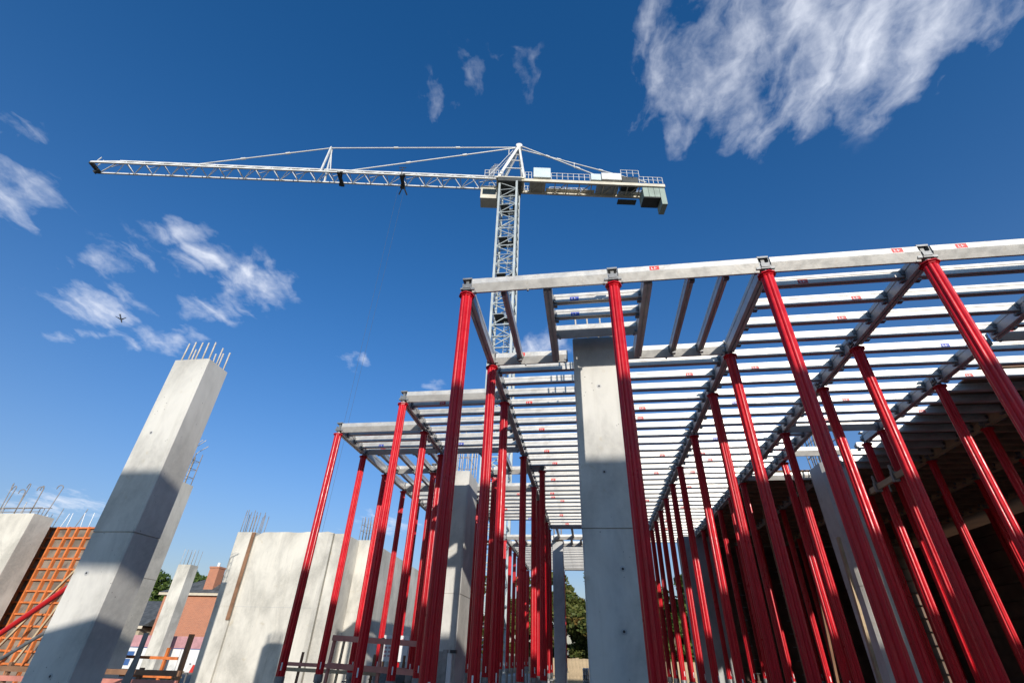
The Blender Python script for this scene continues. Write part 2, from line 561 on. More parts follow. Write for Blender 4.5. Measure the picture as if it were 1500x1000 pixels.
def column(name, label, x0, x1, y0, y1, ztop, joints=(), m_=CONC, reb=None, cat='column', holes=(), caps=0.018):
    t = thing(name, label, cat, ((x0 + x1) / 2, y0, 0), 0)
    ox, oy = (x0 + x1) / 2, y0
    b = MB()
    zs = [-0.3] + list(joints) + [ztop]
    for i in range(len(zs) - 1):
        za = zs[i] + (0.006 if i else 0)
        zb = zs[i + 1] - (0.006 if i < len(zs) - 2 else 0)
        off = 0.003 * (i % 2)
        b.prism(chamf(x0 - ox - off, x1 - ox + off, y0 - oy - off, y1 - oy + off, caps), za, zb)
        if i:
            b.prism(chamf(x0 - ox + 0.012, x1 - ox - 0.012, y0 - oy + 0.012, y1 - oy - 0.012, caps), zs[i] - 0.008, zs[i] + 0.008)
    obj('shaft', b, m_, t)
    for (hx, hz) in holes:
        hb = MB()
        n = 12
        ring = [(hx + 0.032 * math.cos(2 * math.pi * i / n), -0.004, hz + 0.030 * math.sin(2 * math.pi * i / n)) for i in range(n)]
        inn = [(hx + 0.014 * math.cos(2 * math.pi * i / n), -0.007, hz + 0.014 * math.sin(2 * math.pi * i / n)) for i in range(n)]
        hb.add(ring + inn, [(i, (i + 1) % n, n + (i + 1) % n, n + i) for i in range(n)])
        h_ = obj('tie_hole_rim', hb, CONC3, t)
        hb = MB()
        hb.add([(q[0], -0.0065, q[2]) for q in inn], [tuple(range(n))])
        obj('tie_hole', hb, BLACK, h_)
    if reb:
        for (rx, ry, rh, kind, rm) in reb:
            me = rebar_mesh(rh, 0.0125 if kind == 'straight' else 0.011, kind)
            o = obj('rebar', me, None, t, (rx - ox, ry - oy, ztop - 0.02), (random.uniform(-.03, .03), random.uniform(-.03, .03), random.uniform(-.3, .3)))
            if not me.materials:
                me.materials.append(rm)
    return t


def ring_bars(x0, x1, y0, y1, nx, ny, h, kind='straight', rm=REBAR, inset=0.06, jit=0.06):
    out = []
    for i in range(nx):
        x = x0 + inset + (x1 - x0 - 2 * inset) * i / (nx - 1)
        for y in (y0 + inset, y1 - inset):
            out.append((x, y, round(h * (1 + random.uniform(-jit, jit)), 2), kind, rm))
    for j in range(1, ny - 1):
        y = y0 + inset + (y1 - y0 - 2 * inset) * j / (ny - 1)
        for x in (x0 + inset, x1 - inset):
            out.append((x, y, round(h * (1 + random.uniform(-jit, jit)), 2), kind, rm))
    return out


def stirrup(t, x0, x1, y0, y1, z, r=0.008):
    b = MB()
    p = [(x0, y0, z), (x1, y0, z), (x1, y1, z + 0.02), (x0, y1, z + 0.02), (x0, y0, z)]
    b.tube(p, r, 6)
    ox, oy, _ = t.location
    b.v = [(x - ox, y - oy, zz_) for x, y, zz_ in b.v]
    obj('stirrup', b, REBAR, t)


c1 = column('concrete_column', 'tall square concrete column by the red slanting brace, lit at the top with straight rebar', -6.72, -6.08, 6.03, 6.52, 5.60, (2.86,), CONC,
            ring_bars(-6.72, -6.08, 6.03, 6.52, 5, 3, 0.40, rm=REBARP), holes=((-0.10, 2.35), (0.06, 1.25), (-0.12, 4.3), (0.13, 0.7)))
c2 = column('concrete_column', 'concrete column with bent rebar on top, half hidden behind the tall braced column', -12.25, -11.66, 12.35, 12.93, 5.60, (3.05,), CONC2,
            ring_bars(-12.25, -11.66, 12.35, 12.93, 3, 3, 0.95) + [(-11.75, 12.45, 1.35, 'bent', REBARP), (-11.8, 12.7, 1.25, 'bent', REBARP), (-11.95, 12.5, 1.4, 'bent', REBARP)])
for zz_ in (5.8, 6.05, 6.3):
    stirrup(c2, -12.19, -11.72, 12.41, 12.87, zz_)
c3 = column('concrete_column', 'flat broad concrete column between the props with rebar poking through the joists', -0.06, 0.60, 5.97, 6.62, 5.56, (2.88,), CONC,
            ring_bars(-0.06, 0.60, 5.97, 6.62, 4, 3, 0.45, rm=REBARP, jit=0.12), holes=((-0.02, 3.55), (0.055, 1.85), (0.0, 4.75), (0.10, 2.45)))
c4 = column('concrete_column', 'shaded concrete column under the deck opening beside the leaning timber batten', 5.44, 6.05, 11.75, 12.45, 5.58, (3.0,), CONC,
            ring_bars(5.44, 6.05, 11.75, 12.45, 5, 4, 0.95, jit=0.1), caps=0.05)
for zz_ in (5.85, 6.15):
    stirrup(c4, 5.50, 5.99, 11.81, 12.39, zz_)
c5 = column('concrete_column', 'concrete column with strips of sunlight and tall rebar behind the corner prop', -3.52, -2.93, 11.9, 13.0, 5.58, (2.75,), CONC,
            ring_bars(-3.52, -2.93, 11.9, 13.0, 4, 4, 1.15, jit=0.08, rm=REBARP), caps=0.04)
for zz_ in (5.95, 6.3):
    stirrup(c5, -3.46, -2.99, 11.96, 12.94, zz_)
c6 = column('concrete_column', 'slim grey concrete column in the gap of the far joists', -1.38, -0.98, 20.1, 20.6, 5.56, (2.9,), CONC3,
            ring_bars(-1.38, -0.98, 20.1, 20.6, 3, 3, 0.9))
c7 = column('concrete_column', 'slim pale concrete column standing in front of the brick house', -31.4, -30.35, 36.3, 37.2, 6.8, (3.3,), CONC2,
            ring_bars(-31.4, -30.35, 36.3, 37.2, 4, 3, 1.1))
c8 = column('concrete_pier', 'broad grey concrete pier dappled with sun under the far deck edge', 3.35, 4.45, 19.5, 20.1, 5.5, (2.9,), CONC3, None, 'pier')
c9 = column('concrete_pier', 'concrete pier with rebar and a brown timber strip at the end of the pale wall', -14.42, -13.62, 19.2, 19.9, 5.6, (2.9,), CONC2,
            ring_bars(-14.42, -13.62, 19.2, 19.9, 6, 3, 0.85, jit=0.1), 'pier')
c10 = column('concrete_pier', 'concrete pier topped by a caged bundle of rebar behind the left props', -9.86, -8.95, 20.8, 21.6, 5.6, (2.9,), CONC2,
             ring_bars(-9.86, -9.2, 20.8, 21.6, 5, 3, 1.05, jit=0.1), 'pier')
for zz_ in (6.0, 6.25):
    stirrup(c10, -9.8, -9.1, 20.86, 21.54, zz_)

# pale wall between the piers, with slightly broken top
wl = thing('concrete_wall', 'pale cast concrete wall with a column shadow on its face', 'wall', (-11.9, 19.3, 0))
b = MB()
prof = [(-1.71, 5.45)]
random.seed(3)
for i in range(1, 12):
    prof.append((-1.71 + 3.42 * i / 12, 5.62 + random.uniform(-.02, .02)))
prof.append((1.71, 5.58))
n = len(prof)
vs = [(x, 0, -0.3) for x, z in prof] + [(x, 0, z) for x, z in prof] + [(x, 0.45, -0.3) for x, z in prof] + [(x, 0.45, z) for x, z in prof]
fs = []
for i in range(n - 1):
    fs += [(i, i + 1, n + i + 1, n + i), (2 * n + i + 1, 2 * n + i, 3 * n + i, 3 * n + i + 1), (n + i, n + i + 1, 3 * n + i + 1, 3 * n + i)]
fs += [(0, n, 3 * n, 2 * n), (n - 1, 3 * n - 1, 4 * n - 1, 2 * n - 1)]
b.add(vs, fs)
obj('wall_face', b, CONC2, wl)
b = MB()
b.box(-1.70, 1.70, -0.004, 0.02, 2.90, 2.912)
obj('pour_joint', b, CONC3, wl)
for xs in (-0.62, 0.18, 0.95):
    obj('form_seam', MB().box(xs, xs + 0.012, -0.006, 0.02, -0.3, 5.55), CONC2, wl)
b = MB()
b.add([(1.5, -0.003, -0.3), (1.71, -0.06, -0.3), (1.71, -0.06, 5.56), (1.5, -0.003, 5.56), (1.5, 0.02, -0.3), (1.71, 0.02, -0.3), (1.71, 0.02, 5.56), (1.5, 0.02, 5.56)],
      [(0, 1, 2, 3), (1, 5, 6, 2), (4, 0, 3, 7), (3, 2, 6, 7), (5, 4, 7, 6)])
obj('end_pilaster', b, CONC2, wl)
for (x0, x1, y0, y1, zt, lab) in ((-10.16, -9.72, 19.32, 20.78, 5.56, 'short concrete return wall joining the pale wall to the caged pier'),):
    b = MB()
    b.prism(chamf(x0, x1, y0, y1, 0.015), -0.3, zt)
    tag(obj('concrete_wall', b, CONC2), lab, 'wall')
b = MB()
b.add([(-9.55, 21.6, -.3), (-9.1, 21.6, -.3), (-9.1, 27.6, -.3), (-9.55, 27.6, -.3), (-9.55, 21.6, 5.5), (-9.1, 21.6, 5.5), (-9.1, 27.6, 5.3), (-9.55, 27.6, 5.3)],
      [(0, 3, 2, 1), (4, 5, 6, 7), (0, 1, 5, 4), (1, 2, 6, 5), (2, 3, 7, 6), (3, 0, 4, 7)])
tag(obj('concrete_wall', b, CONC2), 'long concrete side wall running back behind the left props', 'wall')
# brown timber strip on the pier joint
b = MB()
b.box(-13.72, -13.58, 19.14, 19.19, 2.45, 5.58)
tag(obj('timber_strip', b, TIMBD), 'brown timber strip fixed upright on the pier beside the pale wall', 'timber')

# wall at far left with hooked rebar
lw = thing('concrete_wall', 'thick pale concrete wall with hooked rebar along its top', 'wall', (-25.7, 16.0, 0))
b = MB()
b.prism(chamf(-5, 4.95, 0, 0.85, 0.02), -0.3, 5.62)
obj('wall_face', b, CONC2, lw)
for i in range(14):
    x = -4.9 + i * 0.72 if i < 5 else 1.9 + (i - 5) * 0.36
    me = rebar_mesh(1.15 if i % 3 else 1.0, 0.016, 'hook')
    obj('rebar', me, REBAR if not me.materials else None, lw, (x, 0.25 + 0.3 * (i % 2), 5.6), (random.uniform(-.05, .05), random.uniform(-.12, .12), random.uniform(-.7, .7)))
for i in range(16):
    me = rebar_mesh(0.35 if i % 2 else 0.5, 0.0125)
    obj('rebar', me, REBAR if not me.materials else None, lw, (-2.5 + i * 0.47, 0.2 + 0.4 * (i % 2), 5.6))
for zz_, yy in ((5.85, 0.2), (5.92, 0.55), (5.70, 0.2)):
    b = MB().rod((-4.9, yy, zz_), (4.93, yy, zz_ + 0.03), 0.014, 6)
    obj('rebar', b, REBAR, lw)

# orange wall formwork
fp = thing('wall_formwork', 'orange steel framed wall formwork grid with rebar behind it', 'formwork', (-22.7, 17.25, 0))
b = MB().box(0, 6.4, 0.10, 0.13, 0.1, 5.38)
obj('face_sheet', b, mat('form_face', (0.20, 0.165, 0.13), 0.8, 0, 0.4, 1.3, 0.1, 10, (0.07, 0.05, 0.05), 0.7), fp)
mev = MB().box(-0.035, 0.035, -0.02, 0.10, 0.1, 5.40).mesh('post')
setmat(mev, ORNG)
for i in range(15):
    obj('upright', mev, None, fp, (0.03 + i * 0.452 + (0.06 if i % 2 else 0), 0.002 * (i % 3), 0))
meh = MB().box(0, 6.4, 0.005, 0.095, -0.03, 0.03).mesh('rib')
setmat(meh, ORNG)
for i in range(15):
    obj('rib', meh, None, fp, (0, 0.0, 0.15 + i * 0.372))
for i in range(18):
    me = rebar_mesh(0.75 if i % 3 else 0.95, 0.0125)
    obj('rebar', me, None, fp, (0.15 + i * 0.34, 0.3, 5.25), (random.uniform(-.1, .1), random.uniform(-.1, .2), 0))
for i, (x0, z0, x1, z1) in enumerate(((2.2, 0.1, 4.3, 4.9), (3.3, 0.2, 4.5, 5.0))):
    b = MB().bar((x0, -0.9 + 0.3 * i, z0), (x1, -0.05, z1), 0.10, 0.05)
    obj('timber_prop', b, TIMB, fp)

# red push pull brace in front of the orange formwork
br = thing('push_pull_brace', 'bright red tubular push pull brace slanting beside the tall column', 'brace', (-6.75, 6.35, 0))
A = Vector((-0.02, 0, 2.42))
Bv = Vector((-5.2, 1.6, -0.15))
q1 = A + (Bv - A) * 0.06
q2 = A + (Bv - A) * 0.86
b = MB()
b.rod(q1, q2, 0.038, 14)
obj('tube', b.mesh('tube', False), mat('brace_red', (0.62, 0.02, 0.02), 0.35, var=0.08), br)
b = MB()
obj('spindle', MB().rod(A, q1, 0.02, 10), GALV, br)
obj('spindle', MB().rod(q2, Bv, 0.02, 10), GALV, br)
b = MB().cbox(Bv, (0.2, 0.2, 0.02)).cbox(A, (0.02, 0.12, 0.16))
obj('foot_plate', b, GALV, br)
br2 = thing('push_pull_brace', 'thin galvanised steel brace slanting under the red brace', 'brace', (-6.75, 6.5, 0))
b = MB().rod((-0.02, 0, 1.98), (-4.6, 1.2, -0.1), 0.024, 10)
obj('tube', b, GALV, br2)
b = MB().cbox((-4.6, 1.2, -0.1), (0.2, 0.2, 0.02))
obj('foot_plate', b, GALV, br2)

# ------------------------------------------------------------------ slab formwork: props, beams, joists
ZB0, ZB1 = 5.465, 5.650          # main beams, underside and top
ZPL = 5.415                      # red plate on top of a prop
ZRB = 1.20                       # lower end of the red tube


def fluted(r, depth, flutes, sub=5):
    pts = []
    for i in range(flutes):
        for k in range(sub):
            a = 2 * math.pi * (i + k / sub) / flutes
            rr = r - (depth if k == 0 else 0) - (depth * 0.35 if k in (1, sub - 1) else 0)
            pts.append((rr * math.cos(a), rr * math.sin(a)))
    return pts


ME_TUBE = setmat(MB().prism(fluted(0.072, 0.013, 8), ZRB, ZPL).mesh('tube'), RED)
octo = [(0.102 * math.cos(math.pi / 8 + i * math.pi / 4), 0.102 * math.sin(math.pi / 8 + i * math.pi / 4)) for i in range(8)]
ME_PLATE = setmat(MB().prism(octo, ZPL, ZPL + 0.014).prism([(q[0] * .8, q[1] * .8) for q in octo], ZPL - 0.02, ZPL).mesh('top_plate'), RED)
hb = MB()
hb.rod((0, 0, ZPL + 0.014), (0, 0, 5.50), 0.027, 10)
hb.rod((0, 0, 5.452), (0, 0, 5.470), 0.046, 10)
hb.box(-0.05, 0.05, -0.05, 0.05, 5.495, 5.515)
for sx in (-1, 1):
    hb.box(sx * 0.052 - 0.006, sx * 0.052 + 0.006, -0.042, 0.042, 5.515, 5.60)
    hb.box(-0.045, 0.045, sx * 0.052 - 0.006, sx * 0.052 + 0.006, 5.515, 5.575)
    hb.rod((sx * 0.075, -0.03, 5.53), (sx * 0.075, 0.03, 5.53), 0.014, 8)
hb.box(-0.02, 0.02, -0.02, 0.02, 5.515, 5.66)
hb.box(-0.062, 0.062, -0.05, 0.05, 5.66, 5.685)
ME_HEAD = setmat(hb.mesh('drop_head'), GALV)
cb = MB()
cb.rod((0, 0, 1.10), (0, 0, ZRB + 0.02), 0.080, 14)
cb.rod((0, 0, 1.02), (0, 0, 1.10), 0.060, 12)
cb.bar((-0.15, 0, 1.06), (0.15, 0, 1.06), 0.025)
cb.bar((0, -0.13, 1.13), (0, 0.13, 1.13), 0.022)
ME_COLLAR = setmat(cb.mesh('collar'), GALV)
sb = MB().rod((0, 0, 0.02), (0, 0, 1.05), 0.048, 12)
for i in range(10):
    sb.rod((0, 0, 0.5 + i * 0.05), (0, 0, 0.515 + i * 0.05), 0.053, 10)
ME_SPIN = setmat(sb.mesh('spindle'), GALV)
ME_BASE = setmat(MB().box(-0.11, 0.11, -0.11, 0.11, 0.0, 0.02).mesh('base_plate'), GALV)
ME_PSTK = setmat(MB().add([(-0.010, -0.0735, 1.30), (0.010, -0.0735, 1.30), (0.010, -0.0735, 1.41), (-0.010, -0.0735, 1.41)], [(0, 1, 2, 3)]).mesh('label_strip'), STK_W)


def prop(x, y, label, group=None):
    t = thing('formwork_prop', label, 'prop', (x, y, 0), random.uniform(0, 0.7), group)
    obj('tube', ME_TUBE, None, t)
    obj('top_plate', ME_PLATE, None, t)
    obj('drop_head', ME_HEAD, None, t, rot=(0, 0, -t.rotation_euler.z))
    obj('collar', ME_COLLAR, None, t)
    obj('spindle', ME_SPIN, None, t)
    obj('base_plate', ME_BASE, None, t)
    obj('label_strip', ME_PSTK, None, t)
    return t


def beam_prof(w_, h_, gw=0.022, gd=0.02):
    """box section, top at 0, with a slot along the underside and a fine side groove"""
    a = w_ / 2
    s = [(-a, -h_), (-gw / 2, -h_), (-gw / 2, -h_ + gd), (gw / 2, -h_ + gd), (gw / 2, -h_), (a, -h_),
         (a, -h_ * 0.42), (a - 0.008, -h_ * 0.40), (a - 0.008, -h_ * 0.33), (a, -h_ * 0.31), (a, 0),
         (-a, 0), (-a, -h_ * 0.31), (-a + 0.008, -h_ * 0.33), (-a + 0.008, -h_ * 0.40), (-a, -h_ * 0.42)]
    return s


BPROF = beam_prof(0.105, 0.185)
# front edge beams: plain tall face with a chamfered lower half as in the picture
EPROF = [(-0.012, -0.188), (0.012, -0.188), (0.064, -0.086), (0.062, -0.080), (0.058, -0.076), (0.058, 0), (-0.058, 0), (-0.058, -0.076), (-0.062, -0.080), (-0.064, -0.086)]
JPROF = beam_prof(0.078, 0.126, 0.018, 0.014)
BEAM_CACHE = {}


def sweep_mesh(kind, L, wood=False):
    k = (kind, round(L, 3), wood)
    if k not in BEAM_CACHE:
        pr = {'beam': BPROF, 'edge': EPROF, 'joist': JPROF}[kind]
        me = MB().sweep(pr, (0, 0, 0), (L, 0, 0)).mesh(kind)
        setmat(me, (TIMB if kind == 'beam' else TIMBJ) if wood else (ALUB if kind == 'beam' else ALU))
        BEAM_CACHE[k] = me
    return BEAM_CACHE[k]


ME_CLIP = setmat(MB().box(-0.02, 0.03, -0.052, 0.052, -0.10, -0.04).box(0.0, 0.05, -0.03, 0.03, -0.175, -0.148).box(-0.018, 0.012, -0.056, -0.040, -0.125, -0.015).mesh('end_clip'), CLIP)
ME_CLIP_L = setmat(MB().box(-0.012, 0.035, -0.043, 0.043, -0.155, 0.004).box(0.03, 0.055, -0.02, 0.02, -0.19, -0.145).mesh('end_clip'), GALV)
ME_PIN = setmat(MB().rod((0, 0, -0.24), (0, 0, -0.18), 0.014, 8).mesh('locking_pin'), GALV)


def sticker(col):
    # small printed label: coloured block with pale marks, laid on the face that looks along -Y of a joist
    b_ = MB()
    b_.add([(0, -0.0405, -0.130), (0.115, -0.0405, -0.130), (0.115, -0.0405, -0.068), (0, -0.0405, -0.068)], [(0, 1, 2, 3)])
    return setmat(b_.mesh('sticker'), col)


def sticker_marks():
    b_ = MB()
    for (x0, x1, z0, z1) in ((0.022, 0.030, -0.116, -0.084), (0.030, 0.044, -0.116, -0.108), (0.058, 0.066, -0.116, -0.084), (0.066, 0.084, -0.104, -0.097)):
        b_.add([(x0, -0.0418, z0), (x1, -0.0418, z0), (x1, -0.0418, z1), (x0, -0.0418, z1)], [(0, 1, 2, 3)])
    return setmat(b_.mesh('printed_mark'), STK_W)


ME_STR, ME_STB, ME_STM = sticker(STK_R), sticker(STK_B), sticker_marks()


def member(name, kind, a, b_, label, cat, group, z=ZB1, stick=None, pin=False, wood=False):
    a, b_ = Vector((a[0], a[1], z)), Vector((b_[0], b_[1], z))
    L = (b_ - a).length
    rz = math.atan2(b_.y - a.y, b_.x - a.x)
    t = thing(name, label, cat, a, rz, group)
    obj('profile', sweep_mesh(kind, L, wood), None, t)
    if kind == 'joist':
        obj('end_clip', ME_CLIP, None, t, (0.0, 0, 0))
        obj('end_clip', ME_CLIP, None, t, (L, 0, 0), (0, 0, math.pi))
    elif kind == 'edge':
        obj('end_clip', ME_CLIP_L, None, t, (0.0, 0, -0.004))
        obj('end_clip', ME_CLIP_L, None, t, (L, 0, -0.004), (0, 0, math.pi))
    if stick:
        x, me = stick
        s = obj('sticker', me, None, t, (x, -0.0185 if kind == 'edge' else 0, 0.06 if kind == 'edge' else 0.010))
        obj('printed_mark', ME_STM, None, s)
    if pin:
        obj('locking_pin', ME_PIN, None, t, (L * 0.42, 0, 0.03))
    return t


ONES = 'zeroth first second third fourth fifth sixth seventh eighth ninth tenth eleventh twelfth thirteenth fourteenth fifteenth sixteenth seventeenth eighteenth nineteenth'.split()
TENS = {20: ('twentieth', 'twenty'), 30: ('thirtieth', 'thirty'), 40: ('fortieth', 'forty')}


def ordw(n_):
    if n_ < 20:
        return ONES[n_]
    t_ = n_ // 10 * 10
    return TENS[t_][0] if n_ == t_ else TENS[t_][1] + '-' + ONES[n_ - t_]


XL = {'a': -5.12, 'b': -3.24, 'c': -1.36, 'd': 0.48, 'e': 2.25, 'f': 3.98, 'g': 5.75, 'h': 7.55, 'i': 9.35, 'j': 11.15}
ORD = 'abcdefghij'
far = [12.85, 14.2, 15.55, 16.9, 18.25, 19.65, 21.0]
NODES = {
    'a': [8.95, 10.30, 11.70, 13.15, 14.5, 15.85, 17.2],
    'b': [7.65, 9.0, 10.35, 13.3, 14.6, 15.9, 17.2],
    'c': [4.65, 6.48, 7.78, 10.6, 12.95, 14.3, 15.65, 17.0, 18.1],
    'd': [7.78, 9.2, 10.6, 12.0, 13.3, 14.65, 16.0, 17.3, 18.1],
    'e': [4.65, 6.48, 7.75, 9.6, 11.5] + far,
    'f': [4.65, 6.45, 7.70, 9.6] + far,
    'g': [4.65, 6.48, 7.75, 9.6, 10.25, 12.75, 14.2, 15.55, 16.9, 18.25, 19.65, 21.0],
    'h': [4.65, 6.48, 7.75, 9.6, 11.4] + far,
    'i': [4.65, 6.48, 7.75, 9.6, 11.4] + far,
    'j': [4.65, 6.48, 7.75, 9.6, 11.4] + far,
}
LINE = {'a': 'outermost left beam line', 'b': 'left stepped beam line', 'c': 'beam line left of the flat column', 'd': 'beam line behind the flat column',
        'e': 'first beam line right of the flat column', 'f': 'second beam line right of the flat column', 'g': 'beam line at the deck edge',
        'h': 'first beam line under the plywood deck', 'i': 'second beam line under the plywood deck', 'j': 'third beam line under the plywood deck'}
GP = 'red props carrying the slab formwork'
FRONT = {('c', 0): 'red fluted prop under the left corner of the front edge beam',
         ('e', 0): 'red fluted prop at the front joint where the sunlit joists begin',
         ('f', 0): 'leaning-looking red fluted prop at the front joint beside the long sunlit joists',
         ('b', 0): 'red fluted prop under the corner of the second stepped edge',
         ('a', 0): 'red fluted prop under the outermost left corner of the formwork',
         ('c', 1): 'second red prop behind the corner prop on the same beam',
         ('c', 2): 'third red prop behind the corner prop, half in shadow',
         ('e', 1): 'second red prop of the first beam line right of the flat column',
         ('f', 1): 'second red prop of the second beam line right of the flat column'}
SKIP = {('g', 1), ('i', 0), ('j', 0), ('i', 1), ('j', 1), ('h', 1)}
random.seed(11)
for k in ORD:
    for i, y in enumerate(NODES[k]):
        if (k, i) in SKIP:
            continue
        lab = FRONT.get((k, i), ordw(i + 1) + ' red prop from the front under the ' + LINE[k])
        prop(XL[k], y, lab, GP)
prop(0.48, 4.65, 'red fluted prop standing right in front of the flat broad column', GP)
prop(4.50, 11.35, 'red fluted prop in the opening left of the shaded column', GP)
prop(-1.02, 11.62, 'red fluted prop on a short stub beam inside the left joists', GP)
prop(-3.80, 11.62, 'red fluted prop left of the sun-striped column', GP)
prop(-2.30, 12.1, 'red fluted prop right of the sun-striped column', GP)

GBM = 'aluminium main beams of the slab formwork'
for k in ORD:
    ys = NODES[k]
    for i in range(len(ys) - 1):
        if k == 'd' and False:
            continue
        if k == 'b' and ys[i] == 10.35:
            continue
        if k == 'g' and ys[i] == 10.25:
            continue
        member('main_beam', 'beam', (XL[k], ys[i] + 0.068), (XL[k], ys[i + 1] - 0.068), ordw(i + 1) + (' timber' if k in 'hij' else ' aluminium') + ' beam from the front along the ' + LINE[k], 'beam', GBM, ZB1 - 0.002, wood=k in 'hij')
GED = 'aluminium edge beams across the formwork'


def edge(x0, x1, y, label, stick=None, pin=False):
    member('edge_beam', 'edge', (x0 + 0.068, y), (x1 - 0.068, y), label, 'beam', GED, ZB1 + 0.004, stick, pin)


edge(-1.36, 0.48, 4.65, 'bright front edge beam from the left corner prop to the next prop', None, True)
edge(0.48, 2.25, 4.65, 'bright front edge beam with a red sticker, right of the prop before the flat column', (0.38, ME_STR))
edge(2.25, 3.98, 4.65, 'bright front edge beam above the stepped sunlit joists', (1.32, ME_STR))
edge(3.98, 5.75, 4.65, 'bright front edge beam with a red sticker next to the leaning-looking prop', (0.25, ME_STR))
edge(5.75, 7.55, 4.65, 'bright front edge beam over the deck side, first past the deck edge line')
edge(7.55, 9.35, 4.65, 'bright front edge beam over the deck side, second past the deck edge line')
# second row behind the front bay
edge(-1.36, -0.10, 6.48, 'edge beam behind the front bay, left of the flat column', (0.35, ME_STR), True)
edge(0.65, 2.25, 6.48, 'edge beam behind the front bay, right of the flat column', None, True)
edge(5.75, 7.55, 6.48, 'thick edge beam with a red sticker ahead of the plywood deck', (0.10, ME_STR))
edge(-3.24, -1.36, 7.65, 'edge beam along the second step of the formwork')
edge(-5.12, -3.24, 8.95, 'edge beam along the outermost left step of the formwork')
edge(-5.12, -3.24, 10.30, 'thick cross beam ahead of the small lengthwise joists at the left', (0.35, ME_STR), True)
edge(-3.24, -1.36, 10.35, 'thick cross beam ahead of the sun-striped column')
edge(-5.12, -3.24, 11.70, 'middle cross beam between the small lengthwise joists at the left')
edge(-5.12, -3.24, 13.15, 'rear cross beam behind the small lengthwise joists at the left')
edge(-2.35, -1.36, 11.9, 'short cross beam right of the sun-striped column')
edge(-3.24, -1.36, 13.3, 'cross beam behind the sun-striped column')
edge(-1.36, -0.98, 11.62, 'short stub beam held by a single prop inside the left joists')
edge(3.98, 5.75, 9.6, 'cross beam at the near side of the opening round the shaded column')
edge(4.50, 5.75, 11.0, 'short pale cross beam ahead of the rebar of the shaded column')
edge(3.98, 5.75, 12.72, 'cross beam at the far side of the opening round the shaded column')
edge(-1.36, 0.48, 18.1, 'cross beam closing the left joists before the far gap')
edge(0.48, 2.25, 18.1, 'cross beam closing the middle joists before the far gap')

# lengthwise joists
GLJ = 'lengthwise joists of the infill bays'


def ljoist(x, y0, y1, label, kind='joist'):
    member('lengthwise_joist', kind, (x, y0 + 0.06), (x, y1 - 0.06), label, 'joist', GLJ, ZB1 - 0.001)


for x, kd, lab in ((-0.90, 'joist', 'slim joist beside the left corner beam of the front bay'), (-0.335, 'beam', 'wide joist along the left side of the flat column'),
                   (0.905, 'beam', 'wide joist along the right side of the flat column'), (1.43, 'joist', 'slim joist right of the flat column, nearer to it'),
                   (1.83, 'joist', 'slim joist right of the flat column, farther from it')):
    ljoist(x, 4.65, 6.48, lab, kd)
for i, x in enumerate((-4.78, -4.35, -3.92, -3.55)):
    ljoist(x, 10.30, 11.70, ordw(i + 1) + ' small lengthwise joist from the outer beam in the nearer left infill')
    ljoist(x, 11.70, 13.15, ordw(i + 1) + ' small lengthwise joist from the outer beam in the farther left infill')
for x in (-2.35, -1.85):
    ljoist(x, 10.35, 11.9, ('nearer' if x < -2 else 'farther') + ' small lengthwise joist right of the sun-striped column')
ljoist(4.50, 9.6, 12.72, 'long lengthwise joist left of the opening round the shaded column', 'beam')
for i in range(6):
    ljoist(-1.1 + i * 0.55, 18.1, 20.0, ordw(i + 1) + ' lengthwise joist across the far gap, counted from the slim grey column side')

# transverse joists
random.seed(5)
NJ = 0


def cross_joists(k0, k1, y0, y1, label, step=0.43, skip=None, st=0.5, x0=None, x1=None, woody=99):
    global NJ
    n_ = max(1, round((y1 - y0) / step))
    for i in range(n_):
        y = y0 + (i + 0.5) * (y1 - y0) / n_ + random.uniform(-.012, .012)
        if skip and skip[0] < y < skip[1]:
            continue
        xa = XL[k0] if x0 is None else x0
        xb = XL[k1] if x1 is None else x1
        s = None
        if random.random() < st:
            s = (random.choice((0.3, 0.42, 0.55, 1.2)), ME_STB if random.random() < 0.12 else ME_STR)
            if s[0] > xb - xa - 0.3:
                s = None
        tlt = random.uniform(-.006, .006)
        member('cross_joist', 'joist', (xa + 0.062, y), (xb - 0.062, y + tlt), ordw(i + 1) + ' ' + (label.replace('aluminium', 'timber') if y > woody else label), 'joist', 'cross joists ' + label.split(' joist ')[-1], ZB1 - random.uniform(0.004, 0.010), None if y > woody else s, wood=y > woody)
        NJ += 1


member('cross_joist', 'joist', (-0.28, 5.06), (0.85, 5.06), 'short joist with a blue sticker in front of the flat column, nearer the edge beam', 'joist', None, ZB1, (0.22, ME_STB))
member('cross_joist', 'joist', (-0.28, 5.40), (0.85, 5.40), 'short joist with a blue sticker in front of the flat column, nearer its rebar', 'joist', None, ZB1, (0.22, ME_STB))
member('edge_beam', 'edge', (-0.28, 5.80), (0.85, 5.80), 'short thick beam resting against the head of the flat column', 'beam', None, ZB1)
cross_joists('c', 'd', 6.6, 18.0, 'sunlit aluminium joist from the front in the bay left of the flat column')
cross_joists('d', 'e', 6.6, 18.0, 'sunlit aluminium joist from the front in the bay right of the flat column')
cross_joists('b', 'c', 7.75, 10.25, 'sunlit aluminium joist behind the edge beam of the second stepped bay')
cross_joists('b', 'c', 13.4, 17.2, 'aluminium joist back from the sun-striped column')
cross_joists('a', 'b', 9.05, 10.2, 'sunlit aluminium joist from the edge in the outermost left bay')
cross_joists('a', 'b', 13.25, 17.2, 'aluminium joist back from the left infill in the outermost bay')
cross_joists('e', 'f', 4.78, 21.0, 'sunlit aluminium joist behind the front edge beam, second bay right of flat column')
cross_joists('f', 'g', 4.78, 9.5, 'sunlit aluminium joist behind the front edge beam, ahead of the column opening')
cross_joists('f', 'g', 9.7, 12.6, 'short aluminium joist back along the left of the column opening', x1=4.50, st=0)
